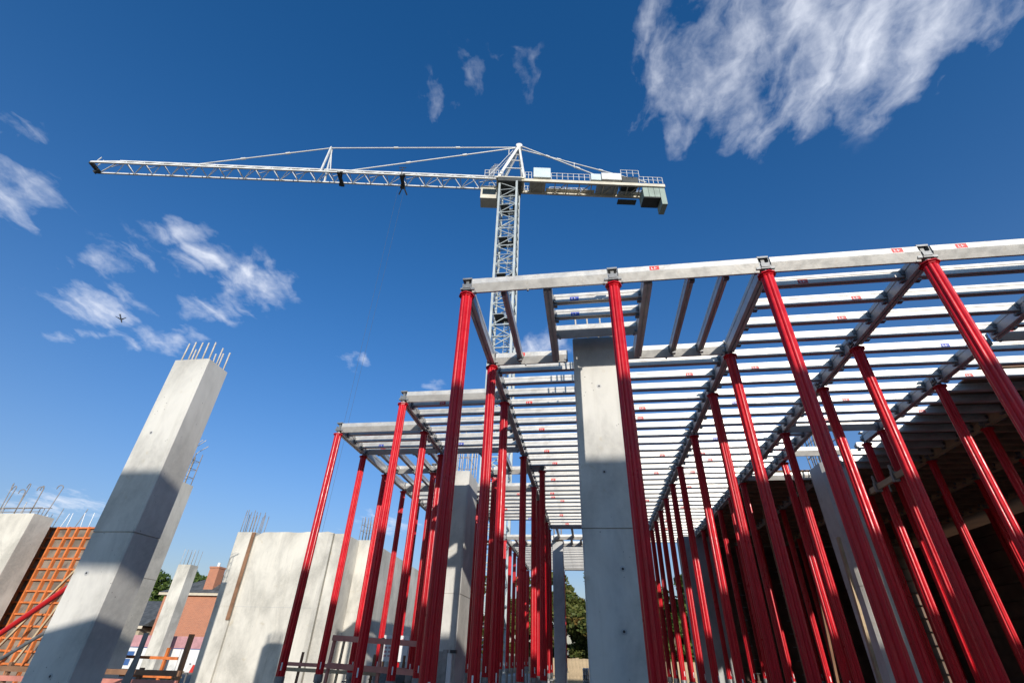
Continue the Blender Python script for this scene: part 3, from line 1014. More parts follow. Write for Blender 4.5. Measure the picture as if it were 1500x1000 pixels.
cross_joists('f', 'g', 12.85, 21.0, 'shaded aluminium joist back from the column opening', st=0, woody=12.8)
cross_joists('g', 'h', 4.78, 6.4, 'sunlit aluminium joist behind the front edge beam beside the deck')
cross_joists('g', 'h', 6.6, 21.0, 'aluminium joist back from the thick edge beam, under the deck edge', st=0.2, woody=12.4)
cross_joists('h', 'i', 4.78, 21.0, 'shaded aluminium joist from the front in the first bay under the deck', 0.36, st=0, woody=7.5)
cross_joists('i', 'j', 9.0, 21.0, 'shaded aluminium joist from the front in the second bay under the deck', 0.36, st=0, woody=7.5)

# far part of the formwork beyond the gap
XF = [-3.24, -1.36, 0.48, 2.25]
for x in XF:
    for y in (20.0, 21.35, 22.7, 24.0, 25.4, 26.7, 27.9):
        if not (abs(x + 1.36) < .1 and y == 20.0):
            prop(x if y > 20.1 else x - 0.02, y, ordw(1 + int((y - 19.9) / 1.3)) + ' red prop back from the far gap on the ' + ordw(XF.index(x) + 1) + ' far beam line', GP)
for i in range(3):
    for y0, y1 in ((20.0, 22.7), (22.7, 25.4), (25.4, 27.9)):
        member('main_beam', 'beam', (XF[i], y0 + .068), (XF[i], y1 - .068), ordw(1 + int((y0 - 20) / 2.7 + .01)) + ' main beam back from the far gap on the ' + ordw(i + 1) + ' far beam line', 'beam', GBM, ZB1 - .002)
    for y in (20.0, 21.3, 27.9):
        edge(XF[i], XF[i + 1], y + 0.001, {20.0: 'nearest', 21.3: 'second', 27.9: 'rearmost'}[y] + ' cross beam beyond the far gap in the ' + ordw(i + 1) + ' far bay')
    m0 = ' distant aluminium joist back from the far gap in the ' + ordw(i + 1) + ' far bay'
    for j in range(14):
        y = 21.75 + j * 0.43
        member('cross_joist', 'joist', (XF[i] + .062, y), (XF[i + 1] - .062, y), ordw(j + 1) + m0, 'joist', 'cross joists of the far formwork', ZB1 - .006)
        NJ += 1
    for j in range(4):
        ljoist(XF[i] + 0.35 + j * 0.37, 20.0, 21.3, ordw(j + 1) + ' small lengthwise joist across the ' + ordw(i + 1) + ' far bay, beyond the gap')

# plywood deck lying on the joists
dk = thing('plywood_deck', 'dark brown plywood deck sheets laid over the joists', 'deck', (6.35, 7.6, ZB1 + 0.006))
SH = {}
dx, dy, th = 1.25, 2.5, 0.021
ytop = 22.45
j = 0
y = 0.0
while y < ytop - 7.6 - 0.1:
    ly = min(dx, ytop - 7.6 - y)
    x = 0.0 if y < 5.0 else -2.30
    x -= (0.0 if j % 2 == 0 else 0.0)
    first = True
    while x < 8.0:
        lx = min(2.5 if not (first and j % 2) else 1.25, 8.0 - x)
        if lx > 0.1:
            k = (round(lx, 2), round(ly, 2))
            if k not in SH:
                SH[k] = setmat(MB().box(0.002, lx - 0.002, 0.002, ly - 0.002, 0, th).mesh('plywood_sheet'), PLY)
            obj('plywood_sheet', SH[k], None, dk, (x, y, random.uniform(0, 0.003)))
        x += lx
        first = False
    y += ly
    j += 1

# timber clamp across two props beside the shaded column
ck = thing('timber_clamp', 'pale timber cross piece clamped across two props beside the shaded column', 'timber', (5.75, 9.9, 4.55))
obj('board', MB().box(-0.13, -0.085, -0.62, 0.62, -0.05, 0.05), TIMB, ck)
for yy in (-0.3, 0.35):
    obj('clamp', MB().box(-0.16, 0.1, yy - 0.03, yy + 0.03, -0.09, 0.09).box(-0.15, -0.12, yy - 0.02, yy + 0.02, 0.09, 0.22), CLIP, ck)
# leaning batten
bt = MB().bar((4.98, 11.3, 0.0), (5.25, 11.62, 3.9), 0.05, 0.09)
tag(obj('timber_batten', bt, TIMB), 'pale timber batten leaning upright beside the shaded column', 'timber')
for (a, b_, lab) in (((6.2, 16.5, 0), (6.5, 16.2, 5.3), 'thin timber post under the deck, farther from the shaded column'),
                     ((4.9, 14.5, 0), (5.0, 14.9, 5.3), 'thin timber post under the deck behind the shaded column')):
    tag(obj('timber_batten', MB().bar(a, b_, 0.06, 0.08), TIMBD), lab, 'timber')

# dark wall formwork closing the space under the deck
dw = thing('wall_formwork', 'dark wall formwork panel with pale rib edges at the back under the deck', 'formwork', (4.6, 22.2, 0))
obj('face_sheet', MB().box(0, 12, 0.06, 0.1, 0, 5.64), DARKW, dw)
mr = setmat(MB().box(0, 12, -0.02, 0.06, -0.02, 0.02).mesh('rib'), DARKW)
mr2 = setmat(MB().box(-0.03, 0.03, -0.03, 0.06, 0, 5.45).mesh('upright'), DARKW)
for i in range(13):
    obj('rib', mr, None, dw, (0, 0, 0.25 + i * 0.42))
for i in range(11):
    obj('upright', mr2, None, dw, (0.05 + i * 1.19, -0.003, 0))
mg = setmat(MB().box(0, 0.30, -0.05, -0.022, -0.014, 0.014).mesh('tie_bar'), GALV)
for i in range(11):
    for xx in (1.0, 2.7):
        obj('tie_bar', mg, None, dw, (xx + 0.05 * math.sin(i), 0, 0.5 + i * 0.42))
sw = thing('wall_formwork', 'dark ribbed sheet added for the darkness on the right under the deck', 'formwork', (12.2, 4.0, 0))  # added dark sheet, stands in for the deep shade on this side
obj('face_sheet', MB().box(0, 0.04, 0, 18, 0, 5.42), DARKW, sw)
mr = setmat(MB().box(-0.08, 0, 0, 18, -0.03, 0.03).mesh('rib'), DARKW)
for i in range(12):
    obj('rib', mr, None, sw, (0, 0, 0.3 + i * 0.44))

# brown pipe on the ground at the right
tag(obj('steel_pipe', MB().rod((3.3, 4.05, 1.18), (5.2, 4.3, 1.42), 0.035, 10), mat('rusty_pipe', (0.17, 0.085, 0.055), 0.75, 0.2, 0.3, 8, 0.3, 40)),
    'rusty brown pipe lying across the base of the leaning-looking props', 'pipe')
st_ = thing('pipe_trestle', 'low timber trestle carrying the rusty brown pipe', 'trestle', (4.25, 4.2, 0))
for xx in (-0.8, 0.85):
    obj('leg', MB().bar((xx - 0.25, 0, 0), (xx, 0, 1.19 + xx * 0.12), 0.06), TIMBD, st_)
    obj('leg', MB().bar((xx + 0.25, 0.05, 0), (xx + 0.01, 0.03, 1.18 + xx * 0.12), 0.06), TIMBD, st_)

# ------------------------------------------------------------------ tower crane
cr = thing('tower_crane', 'tall white tower crane with grey lattice mast and long jib', 'crane', (-6.5, 34.75, 0))
HJ = 44.2 + EYE
HM = HJ - 0.7
W2 = 0.95
for sx in (-1, 1):
    for sy in (-1, 1):
        obj('mast_leg', MB().bar((sx * W2, sy * W2, 0), (sx * W2, sy * W2, HM), 0.21), MAST, cr)
SEC = 2.4
mb = MB()
for sx in (-1, 1):
    for i in range(2):
        z0, z1 = i * SEC / 2, (i + 1) * SEC / 2
        a, c = (-W2, W2) if i == 0 else (W2, -W2)
        for s in (-1, 1):
            mb.bar((a, s * W2, z0), (c, s * W2, z1), 0.065)
            mb.bar((s * W2, a, z0), (s * W2, c, z1), 0.065)
    break
for s in (-1, 1):
    mb.bar((-W2, s * W2, 0.02), (W2, s * W2, 0.02), 0.08)
    mb.bar((s * W2, -W2, 0.02), (s * W2, W2, 0.02), 0.10)
    mb.bar((-W2, s * W2, SEC / 2), (W2, s * W2, SEC / 2), 0.06)
    mb.bar((s * W2, -W2, SEC / 2), (s * W2, W2, SEC / 2), 0.06)
ME_SEC = setmat(mb.mesh('mast_bracing'), MAST)
lb = MB()
for s in (-0.22, 0.22):
    lb.bar((0.25 + s, 0.2, 0), (0.25 + s, 0.2 + 0.45, SEC), 0.055)
for i in range(7):
    lb.bar((0.03, 0.2 + 0.06 * i, 0.2 + i * 0.32), (0.47, 0.2 + 0.06 * i, 0.2 + i * 0.32), 0.045)
for zz_ in (0.7, 1.4, 2.1):
    lb.box(-0.05, 0.55, -0.15 + zz_ * .1, -0.11 + zz_ * .1, zz_, zz_ + 0.05)
ME_LAD = setmat(lb.mesh('mast_ladder'), MAST)
ME_PLT = setmat(MB().box(-0.8, 0.1, -0.75, 0.8, 0, 0.05).box(0.1, 0.8, 0.0, 0.8, 0, 0.05).box(0.40, 0.85, 0.2, 0.7, 0.05, 0.9).mesh('mast_platform'), CRDK)
ns = int(HM / SEC)
for i in range(ns + 1):
    o = obj('mast_bracing', ME_SEC, None, cr, (0, 0, HM - (i + 1) * SEC))
    o = obj('mast_ladder', ME_LAD, None, cr, (0, 0, HM - (i + 1) * SEC))
    if i % 2 == 1:
        obj('mast_platform', ME_PLT, None, cr, (0, 0, HM - (i + 1) * SEC + 1.4))
JA = math.radians(9.75)
jd = Vector((-math.cos(JA), -math.sin(JA), 0))         # jib direction
jn = Vector((math.sin(JA), -math.cos(JA), 0))          # to the camera side
Z0 = Vector((0, 0, 1))


def J(s, n_=0.0, z=0.0):
    return jd * s + jn * n_ + Z0 * (HJ + z)


JL = 46.3
HW, JH = 0.72, 1.25
for n_ in (-HW, HW):
    obj('jib_bottom_chord', MB().bar(J(1.2, n_), J(JL, n_), 0.16), CRANE, cr)
obj('jib_top_chord', MB().bar(J(1.2, 0, JH), J(JL - 2.2, 0, JH), 0.17), CRANE, cr)
step = 2.05
nseg = int((JL - 2.5) / step)
for i in range(nseg):
    s0 = 1.4 + i * step
    b = MB()
    for n_ in (-HW, HW):
        b.bar(J(s0, n_), J(s0 + step / 2, 0, JH), 0.075)
        b.bar(J(s0 + step / 2, 0, JH), J(s0 + step, n_), 0.075)
    b.bar(J(s0, -HW), J(s0, HW), 0.07)
    b.bar(J(s0, HW), J(s0 + step, -HW) if i % 2 else J(s0 + step, HW * 0.2), 0.06)
    obj('jib_lacing', b, CRANE, cr)
b = MB()
b.bar(J(JL, -HW), J(JL, HW), 0.35, 0.3)
b.bar(J(JL - 0.3, -HW * 0.4, 0), J(JL + 0.1, -HW * .4, -0.5), 0.3)
obj('jib_tip', b, CRDK, cr)
b = MB()
for n_ in (0.1, 0.5):
    b.bar(J(JL - 0.2, n_, 0.1), J(JL - 0.5, n_, 1.15), 0.08)
b.bar(J(JL - 2.2, 0, JH), J(JL, HW, 0.1), 0.10)
b.bar(J(JL - 2.2, 0, JH), J(JL, -HW, 0.1), 0.10)
obj('tip_railing', b, CRANE, cr)
APX = Vector((0.9, 0.1, 51.0 + EYE))
# head frame
b = MB()
for n_ in (-0.85, 0.85):
    b.bar(J(1.3, n_, 0.1), APX + jn * n_ * 0.25, 0.30)
    b.bar(J(-1.6, n_, 0.1), APX + jn * n_ * 0.25, 0.24)
for f_ in (0.3, 0.55, 0.75):
    b.bar(J(-1.6, 0.85, 0.1).lerp(APX, f_), J(1.3, 0.85, 0.1).lerp(APX, f_), 0.09)
    b.bar(J(-1.6, 0.85, 0.1).lerp(APX, f_), J(-1.6, -0.85, 0.1).lerp(APX, f_), 0.10)
obj('head_frame', b, CRANE, cr)
obj('head_sheave', MB().rod(APX - jn * 0.35, APX + jn * 0.35, 0.38, 12).rod(APX, APX + Vector((0.1, 0, 0.8)), 0.05, 6), CRANE, cr)
# ladder cage and platform beside the head
b = MB()
p0, p1 = J(2.2, 0.6, 0.3), APX + jd * 0.7 + Vector((0, 0, -1.2))
for n_ in (0.0, 0.45):
    b.bar(p0 + jn * n_, p1 + jn * n_, 0.05)
for i in range(16):
    q = p0.lerp(p1, (i + .5) / 16)
    b.bar(q, q + jn * 0.45, 0.035)
for i in range(7):
    q = p0.lerp(p1, 0.06 + i * 0.055)
    b.tube([q, q + jd * 0.55, q + jd * 0.55 + jn * 0.45, q + jn * 0.45], 0.035, 4)
b.tube([p1 - Z0 * .2, p1 + jd * 0.5 - Z0 * .2, p1 + jd * 0.5 + Z0 * 0.7], 0.05, 4)
obj('head_ladder', b, CRANE, cr)
# pendants
STT = J(21.2, 0, 5.25)
b = MB()
for n_ in (-HW, HW):
    b.bar(J(21.0, n_, 0.0), STT + jn * n_ * 0.2, 0.16)
b.bar(J(20.4, 0, JH), STT, 0.10)
obj('jib_strut', b, CRANE, cr)


def pendant(pts, r=0.07):
    b_ = MB()
    b_.tube(pts, r, 8)
    for i in range(len(pts) - 1):
        for f_ in (0.33, 0.66):
            q = pts[i].lerp(pts[i + 1], f_)
            d_ = (pts[i + 1] - pts[i]).normalized()
            b_.rod(q - d_ * 0.25, q + d_ * 0.25, r * 1.9, 8)
    obj('pendant_bar', b_, CRANE, cr)


pendant([APX, STT, J(35.6, 0, JH)])
pendant([APX, J(18.4, 0, JH)])
pendant([APX - jn * 0.2, J(-15.2, 0.85, 0.3)])
pendant([APX + jn * 0.3, J(-11.2, 0.85, 0.3)])
pendant([APX.lerp(J(-15.2, 0.85, 0.3), 0.45), APX.lerp(J(-15.2, 0.85, 0.3), 0.45) - Z0 * 1.0], 0.03)
# counter jib
for n_ in (-0.8, 0.8):
    obj('counter_jib_girder', MB().bar(J(-0.6, n_, -0.15), J(-17.2, n_, -0.15), 0.22, 0.42), CRCR, cr)
b = MB()
for i in range(12):
    s0 = -1.0 - i * 1.35
    b.bar(J(s0, -0.8, -0.2), J(s0 - 1.35, 0.8, -0.2) if i % 2 else J(s0, 0.8, -0.2), 0.08)
    b.bar(J(s0, 0.8, -0.2), J(s0, -0.8, -0.2), 0.10)
obj('counter_jib_bracing', b, CRCR, cr)


def jbox(name, m_, s0, s1, n0, n1, z0, z1):
    b_ = MB()
    cs = [J(s, n_, z) for z in (z0, z1) for n_ in (n0, n1) for s in (s0, s1)]
    b_.add(cs, [(0, 2, 3, 1), (4, 5, 7, 6), (0, 1, 5, 4), (2, 6, 7, 3), (0, 4, 6, 2), (1, 3, 7, 5)])
    return obj(name, b_, m_, cr)


for (s0, s1) in ((-2.2, -4.0), (-4.1, -8.0), (-8.1, -9.6), (-9.7, -12.2), (-12.3, -16.6)):
    jbox('walkway_panel', CRCR if s0 > -9 else MAST, s0, s1, -0.7, 0.7 if s0 in (-9.7, -2.2) else -0.25, -0.02, 0.04)
for i in range(4):
    jbox('counterweight', CRCW, -14.7 - i * 0.62, -15.28 - i * 0.62, -0.75, 0.75, -1.9 if i < 3 else -3.0, -0.45)
jbox('counterweight', CRDK, -14.72, -16.5, -0.72, 0.72, -2.02, -1.905)
jbox('electrical_cabinet', CRBOX, -2.6, -4.5, 0.35, 1.15, 0.1, 1.7)
jbox('electrical_cabinet', CRBOX, -9.0, -10.1, 0.3, 1.1, 0.1, 1.1)
jbox('winch_housing', CRANE, -10.2, -12.4, 0.2, 1.1, 0.25, 1.35)
jbox('winch', CRDK, -12.5, -14.3, -0.5, 0.9, 0.1, 1.05)
jbox('service_platform', CRDK, -12.3, -14.4, -1.5, -0.85, -0.75, -0.62)
jbox('slewing_ring', CRDK, 1.3, -1.3, -1.15, 1.15, -0.75, -0.15)
jbox('slewing_base', CRCR, 1.5, -1.6, -1.05, 1.05, -0.12, 0.12)
cab = jbox('operator_cab', CRCR, 1.3, 3.2, -1.6, -0.2, -2.1, -0.1)
o = jbox('cab_window', mat('cab_glass', (0.02, 0.03, 0.035), 0.08, 0, 0.1, 1), 3.2, 3.23, -1.5, -0.3, -1.6, -0.4)
o = jbox('cab_window', MATS['cab_glass'], 1.5, 3.0, -0.2, -0.18, -1.5, -0.6)


def railing(s0, s1, n_, z0, n_posts):
    b_ = MB()
    for i in range(n_posts):
        s = s0 + (s1 - s0) * i / (n_posts - 1)
        b_.bar(J(s, n_, z0), J(s, n_, z0 + 1.05), 0.05)
    for z in (0.55, 1.05):
        b_.bar(J(s0, n_, z0 + z), J(s1, n_, z0 + z), 0.045)
    obj('railing', b_, CRANE, cr)


for n_ in (-0.95, 0.95):
    railing(-1.7, -2.4, n_, 0.05, 3)
    railing(-4.6, -8.9, n_, 0.05, 8)
    railing(-14.4, -17.0, n_, 0.05, 6)
railing(-12.4, -14.4, 1.1, 0.9, 4)
railing(0.8, 2.8, 1.0, 0.05, 5)
railing(0.8, 2.4, -1.0, 0.4, 4)
# trolley and hoist ropes
for (s0, nm) in ((12.0, 'trolley'), (18.9, 'trolley')):
    b = MB()
    b.bar(J(s0, -0.95, -0.25), J(s0, 0.95, -0.25), 0.35, 0.2)
    b.bar(J(s0 + .3, -0.9, -0.25), J(s0 - .3, 0.9, -0.1), 0.25, 0.2)
    if s0 < 15:
        b.bar(J(s0, -0.5, -0.3), J(s0 - 0.4, -1.3, -0.9), 0.12)
        b.bar(J(s0, -0.5, -0.3), J(s0 + 0.5, -1.2, -1.0), 0.12)
        b.bar(J(s0, 0.9, 0), J(s0, 1.0, 0.9), 0.06)
        b.bar(J(s0 - .4, 1.0, 0.9), J(s0 + .4, 1.0, 0.9), 0.06)
        b.bar(J(s0 - .3, 1.0, 0.5), J(s0 + .3, 1.0, 0.5), 0.06)
    obj(nm, b, CRDK, cr)
for dn in (-0.35, 0.35):
    obj('hoist_rope', MB().rod(J(12.0 + dn, -0.1, -0.3), J(12.0 + dn * 0.3, -0.1, -38.5), 0.010, 6), ROPE, cr)
b = MB()
b.cbox(J(12.0, -0.1, -38.9), (0.5, 0.35, 0.8))
b.tube([J(12.0, -0.1, -39.2), J(12.0, -0.1, -39.8), J(12.25, -0.1, -39.95), J(12.3, -0.1, -39.6)], 0.05, 6)
obj('hook_block', b, ORNG, cr)
obj('crane_base', MB().box(-2.5, 2.5, -2.5, 2.5, -0.2, 0.7), CONC3, cr)

# ------------------------------------------------------------------ airliner far away
ap = thing('airplane', 'tiny dark airplane silhouette in front of thin cloud', 'airplane', (-1315.3, 956.1, 792.3 + EYE))
fwd_a = (r2 * 0.22 - u2 * 0.97).normalized()
nose = fwd_a * 11
tail = -fwd_a * 12
obj('fuselage', MB().rod(tail, nose, 1.7, 10).rod(nose, nose + fwd_a * 2.5, 1.1, 8), PLANE, ap)
for sx in (-1, 1):
    tip = r2 * sx * 15.5 + (u2 * 5.5 if sx < 0 else u2 * 1.5)
    wr = fwd_a * 4
    b = MB()
    th_ = fw * 0.5
    pl4 = [wr + fwd_a * 2.2, wr - fwd_a * 2.6, tip - fwd_a * 0.7, tip + fwd_a * 0.7]
    b.add([q - th_ for q in pl4] + [q + th_ for q in pl4], [(0, 1, 2, 3), (7, 6, 5, 4), (0, 4, 5, 1), (1, 5, 6, 2), (2, 6, 7, 3), (3, 7, 4, 0)])
    obj('wing', b, PLANE, ap)
    obj('tailplane', MB().bar(tail * 0.9, tail * 0.9 + r2 * sx * 4.0 - fwd_a * 1.2, 1.0, 0.4), PLANE, ap)

# ------------------------------------------------------------------ background houses
hs_ = thing('brick_house', 'red brick house with dark slate roof and chimney behind the slim column', 'house', (-38, 50, 0))
obj('wall', MB().box(-5.5, 5.5, 0, 9, 0, 5.9), BRICK, hs_)
rb = MB()
rb.add([(-6.0, -0.4, 6.1), (6.0, -0.4, 6.1), (6.0, 9.4, 6.1), (-6.0, 9.4, 6.1), (0.2, 4.0, 9.0), (3.0, 4.0, 9.0)], [(0, 1, 5, 4), (1, 2, 5), (2, 3, 4, 5), (3, 0, 4), (3, 2, 1, 0)])
rf = obj('roof', rb, ROOF, hs_)
obj('fascia', MB().box(-5.95, 5.95, -0.36, -0.30, 5.86, 6.09), TRIM, hs_)
chm = obj('chimney', MB().box(-1.5, -0.45, 0.15, 1.15, 6.1, 8.55).box(-1.56, -0.39, 0.09, 1.21, 8.45, 8.62), BRICK, rf)
obj('chimney_pot', MB().rod((-1.0, 0.65, 8.6), (-1.0, 0.65, 9.05), 0.15, 10), WHITEP, rf)
lh = thing('low_building', 'low beige building with grey roof left of the brick house', 'building', (-50, 50, 0))
obj('wall', MB().box(-9, 5.2, 0, 8, 0, 3.0), BEIGE, lh)
rb = MB()
rb.add([(-9.5, -.5, 3.1), (5.8, -.5, 3.1), (5.8, 8.5, 3.1), (-9.5, 8.5, 3.1), (-9.5, 4, 5.6), (5.8, 4, 5.6)], [(0, 1, 5, 4), (2, 3, 4, 5), (1, 2, 5), (3, 0, 4), (3, 2, 1, 0)])
obj('roof', rb, ROOF, lh)
obj('fascia', MB().box(-9.5, 5.8, -.55, -.50, 2.85, 3.09), TRIM, lh)
obj('window_band', MB().box(-5, 3, -0.03, 0.0, 1.2, 2.3), mat('far_glass', (0.06, 0.07, 0.08), 0.15), lh)

# ------------------------------------------------------------------ trees
LEAFM = {}


def crown_mesh(seed, rx, ry, rz, n_, size, m_):
    rnd = random.Random(seed)
    b_ = MB()
    cl_ = []
    for i in range(46):
        while True:
            q = Vector((rnd.uniform(-1, 1), rnd.uniform(-1, 1), rnd.uniform(-1, 1)))
            if q.length < 1:
                break
        q = q.normalized() * (0.35 + 0.65 * q.length)
        cl_.append((Vector((q.x * rx, q.y * ry, q.z * rz)), rnd.uniform(0.16, 0.32) * min(rx, rz)))
    for i in range(n_):
        c, r = rnd.choice(cl_)
        d_ = Vector((rnd.gauss(0, 1), rnd.gauss(0, 1), rnd.gauss(0, 1)))
        d_ = d_.normalized() * r * (0.5 + 0.6 * rnd.random())
        p_ = c + d_
        u_ = Vector((rnd.gauss(0, 1), rnd.gauss(0, 1), rnd.gauss(0, 0.7))).normalized()
        v_ = u_.cross(Vector((rnd.gauss(0, 1), rnd.gauss(0, 1), rnd.gauss(0, 1)))).normalized()
        s = size * rnd.uniform(0.6, 1.3)
        b_.add([p_ - u_ * s * .55, p_ - v_ * s * .32, p_ + u_ * s * .55, p_ + v_ * s * .32], [(0, 1, 2, 3)])
    return setmat(b_.mesh('crown'), m_)


CR_A = crown_mesh(1, 3.4, 3.4, 3.2, 16000, 0.34, LEAF_G)
CR_B = crown_mesh(2, 2.0, 2.0, 3.6, 13000, 0.28, LEAF_A)


def tree(label, x, y, me, zc, sc, h0, group, rz):
    t = thing('tree', label, 'tree', (x, y, 0), rz, group)
    b_ = MB()
    n_ = 10
    for i in range(6):
        z0, z1 = zc * i / 6, zc * (i + 1) / 6
        r0, r1 = 0.24 * (1 - i / 7) * sc, 0.24 * (1 - (i + 1) / 7) * sc
        b_.add([(r0 * math.cos(2 * math.pi * k / n_), r0 * math.sin(2 * math.pi * k / n_), z0) for k in range(n_)] +
               [(r1 * math.cos(2 * math.pi * k / n_) + 0.03 * i, r1 * math.sin(2 * math.pi * k / n_), z1) for k in range(n_)],
               [(k, (k + 1) % n_, n_ + (k + 1) % n_, n_ + k) for k in range(n_)])
    for k in range(7):
        a = k * 0.9
        z = zc * (0.45 + 0.07 * k)
        b_.rod((0, 0, z), (1.6 * sc * math.cos(a), 1.6 * sc * math.sin(a), z + 1.5 * sc), 0.06 * sc, 6)
    obj('trunk', b_, BARK, t)
    o_ = obj('crown', me, None, t, (0, 0, zc))
    o_.scale = (sc, sc, h0)


tree('dense green tree rising behind the low beige building', -53.5, 62, CR_A, 5.2, 1.35, 1.35, None, 0.3)
tree('green tree between the low beige building and the brick house', -47.5, 60, CR_A, 4.6, 1.2, 1.25, None, 1.3)
G3 = 'trees beyond the timber fence'
TL = ['rounded green tree behind the long concrete side wall', 'slender russet-tinged tree just right of the long side wall', 'slender green tree behind the sun-striped column',
      'slender tree behind the crane mast foot', 'slender tree left of the slim grey column', 'slender russet-tinged tree right of the slim grey column behind the fence',
      'slender tree hidden behind the flat broad column', 'rounded tree behind the far red props right of the flat column', 'rounded green tree behind the caged pier',
      'rounded tree beyond the fence behind the dappled pier']
for i, (x, y, me, zc, s, hz) in enumerate(((-17.8, 52, CR_A, 4.4, 1.1, 1.2), (-14.3, 54, CR_B, 3.8, 1.2, 1.0), (-10.5, 50, CR_B, 4.0, 1.3, 1.05), (-6.5, 52, CR_B, 4.1, 1.25, 1.1),
                                           (-2.9, 50, CR_B, 4.1, 1.25, 1.1), (0.4, 48, CR_B, 3.9, 1.3, 1.1), (3.4, 50, CR_B, 4.1, 1.2, 1.15), (7.0, 51, CR_A, 4.3, 1.1, 1.2),
                                           (-21.5, 55, CR_A, 4.0, 1.0, 1.0), (11.5, 50, CR_A, 4.0, 1.1, 1.1))):
    tree(TL[i], x, y, me, zc, s, hz, G3, i * 0.8)

# timber fence
fe = thing('timber_fence', 'pale timber board fence in front of the far trees', 'fence', (-14, 40, 0))
mbd = setmat(MB().box(0, 0.235, 0, 0.022, 0, 1.62).mesh('board'), TIMB)
for i in range(130):
    obj('board', mbd, None, fe, (i * 0.24, 0.002 * (i % 3), random.uniform(-.03, .03)))
obj('rail', MB().box(0, 31.2, 0.03, 0.08, 1.2, 1.28), TIMB, fe)

# hoarding and clutter by the houses
ho = thing('site_hoarding', 'white site hoarding with blue blocks and a pink banner above', 'hoarding', (-34, 38, 0))
for i in range(7):
    obj('panel', MB().box(0.02, 2.38, 0, 0.04, 0.05, 1.35), WHITEP, ho, (-8 + i * 2.4, 0, 0))
    if i in (2, 3, 4):
        obj('blue_block', MB().box(0.2, 0.9, -0.012, -0.002, 0.25, 0.65).box(0.35, 1.05, -0.012, -0.002, 0.78, 1.12), BLUEP, ho, (-8 + i * 2.4, 0, 0))
obj('banner', MB().box(-6, 7, -0.02, 0.0, 1.42, 2.15), PINKP, ho)
obj('banner_rail', MB().box(-6, 7, -0.03, 0.03, 1.36, 1.41), BLUEP, ho)
ba = thing('road_barrier', 'red and white striped barrier standing in front of the hoarding', 'barrier', (-18.9, 24.6, 0))
for i in range(10):
    obj('stripe', MB().add([(i * 0.24, 0, 0.55), (i * 0.24 + 0.24, 0, 0.55), (i * 0.24 + 0.34, 0, 0.85), (i * 0.24 + 0.10, 0, 0.85), (i * 0.24, 0.03, 0.55), (i * 0.24 + 0.24, 0.03, 0.55), (i * 0.24 + 0.34, 0.03, 0.85), (i * 0.24 + 0.10, 0.03, 0.85)],
                            [(0, 1, 2, 3), (5, 4, 7, 6), (0, 4, 5, 1), (3, 2, 6, 7), (0, 3, 7, 4), (1, 5, 6, 2)]), STK_R if i % 2 else WHITEP, ba)
for xx in (0.1, 2.3):
    obj('leg', MB().box(xx, xx + 0.06, 0.035, 0.09, 0, 0.9).box(xx - .2, xx + .26, -0.1, 0.2, 0, 0.05), GALV, ba)
ts = thing('timber_stack', 'stack of sawn yellow timber on bearers near the striped barrier', 'timber', (-19.9, 24.0, 0))
for i in range(5):
    for j in range(4):
        obj('plank', MB().box(-0.9 + random.uniform(-.1, .1), 0.8 + random.uniform(-.15, .1), j * 0.2, j * 0.2 + 0.18, 0.25 + i * 0.07, 0.31 + i * 0.07), TIMB, ts)
for xx in (-0.6, 0.5):
    obj('bearer', MB().box(xx, xx + 0.1, 0, 0.8, 0, 0.25), TIMBD, ts)

# orange post frame left of the slim column
op = thing('safety_barrier', 'orange steel guard frame with rails in front of the low building', 'barrier', (-19.6, 20.8, 0))
for xx in (0.0, 2.6):
    obj('post', MB().bar((xx, 0, 0), (xx, 0, 2.25 if xx == 0 else 1.5), 0.10), ORNG, op)
for zz_ in (0.55, 1.15):
    obj('rail', MB().bar((-0.5, -0.06, zz_), (3.2, -0.06, zz_), 0.05, 0.1), ORNG, op)
ob = MB().bar((0, 0, 0.0), (0, 0, 2.0), 0.14)
tag(obj('steel_post', ob, TIMBD, None, (-17.6, 18.6, 0)), 'dark brown steel post in front of the slim pale column', 'post')
tag(obj('steel_post', MB().bar((0, 0, 0), (0, 0, 2.0), 0.14), TIMBD, None, (-19.0, 18.6, 0)), 'dark brown steel post left of the slim pale column', 'post')
tag(obj('steel_post', MB().bar((0, 0, 0), (0, 0, 1.95), 0.14), TIMBD, None, (-14.7, 18.9, 0)), 'dark brown steel post standing at the left edge of the strip-marked pier', 'post')
rr = thing('guard_rail', 'low rusty double guard rail between the braced column and the pale wall', 'guard rail', (-9.4, 9.2, 0))
for xx in (-1.2, 1.5):
    obj('post', MB().bar((xx, 0, 0), (xx, 0, 1.25), 0.06), TIMBD, rr)
for zz_, m__ in ((1.16, TIMBD), (1.02, PINKR)):
    obj('rail', MB().bar((-2.4, -0.05, zz_ - 0.02), (2.3, -0.05, zz_ + 0.03), 0.05, 0.08), m__, rr)
pb = thing('steel_bracket', 'grey steel angle bracket standing at the foot of the braced column', 'bracket', (-5.75, 6.5, 0))
obj('upright', MB().box(0, 0.07, 0, 0.012, 0, 1.72).box(0, 0.012, 0.012, 0.07, 0, 1.72), GALV, pb)
obj('plate', MB().add([(-0.3, 0.02, 0), (-0.01, 0.02, 0), (-0.01, 0.02, 1.5), (-0.3, 0.05, 0), (-0.01, 0.05, 0), (-0.01, 0.05, 1.5)], [(0, 1, 2), (5, 4, 3), (0, 3, 4, 1), (1, 4, 5, 2), (2, 5, 3, 0)]), GALV, pb)

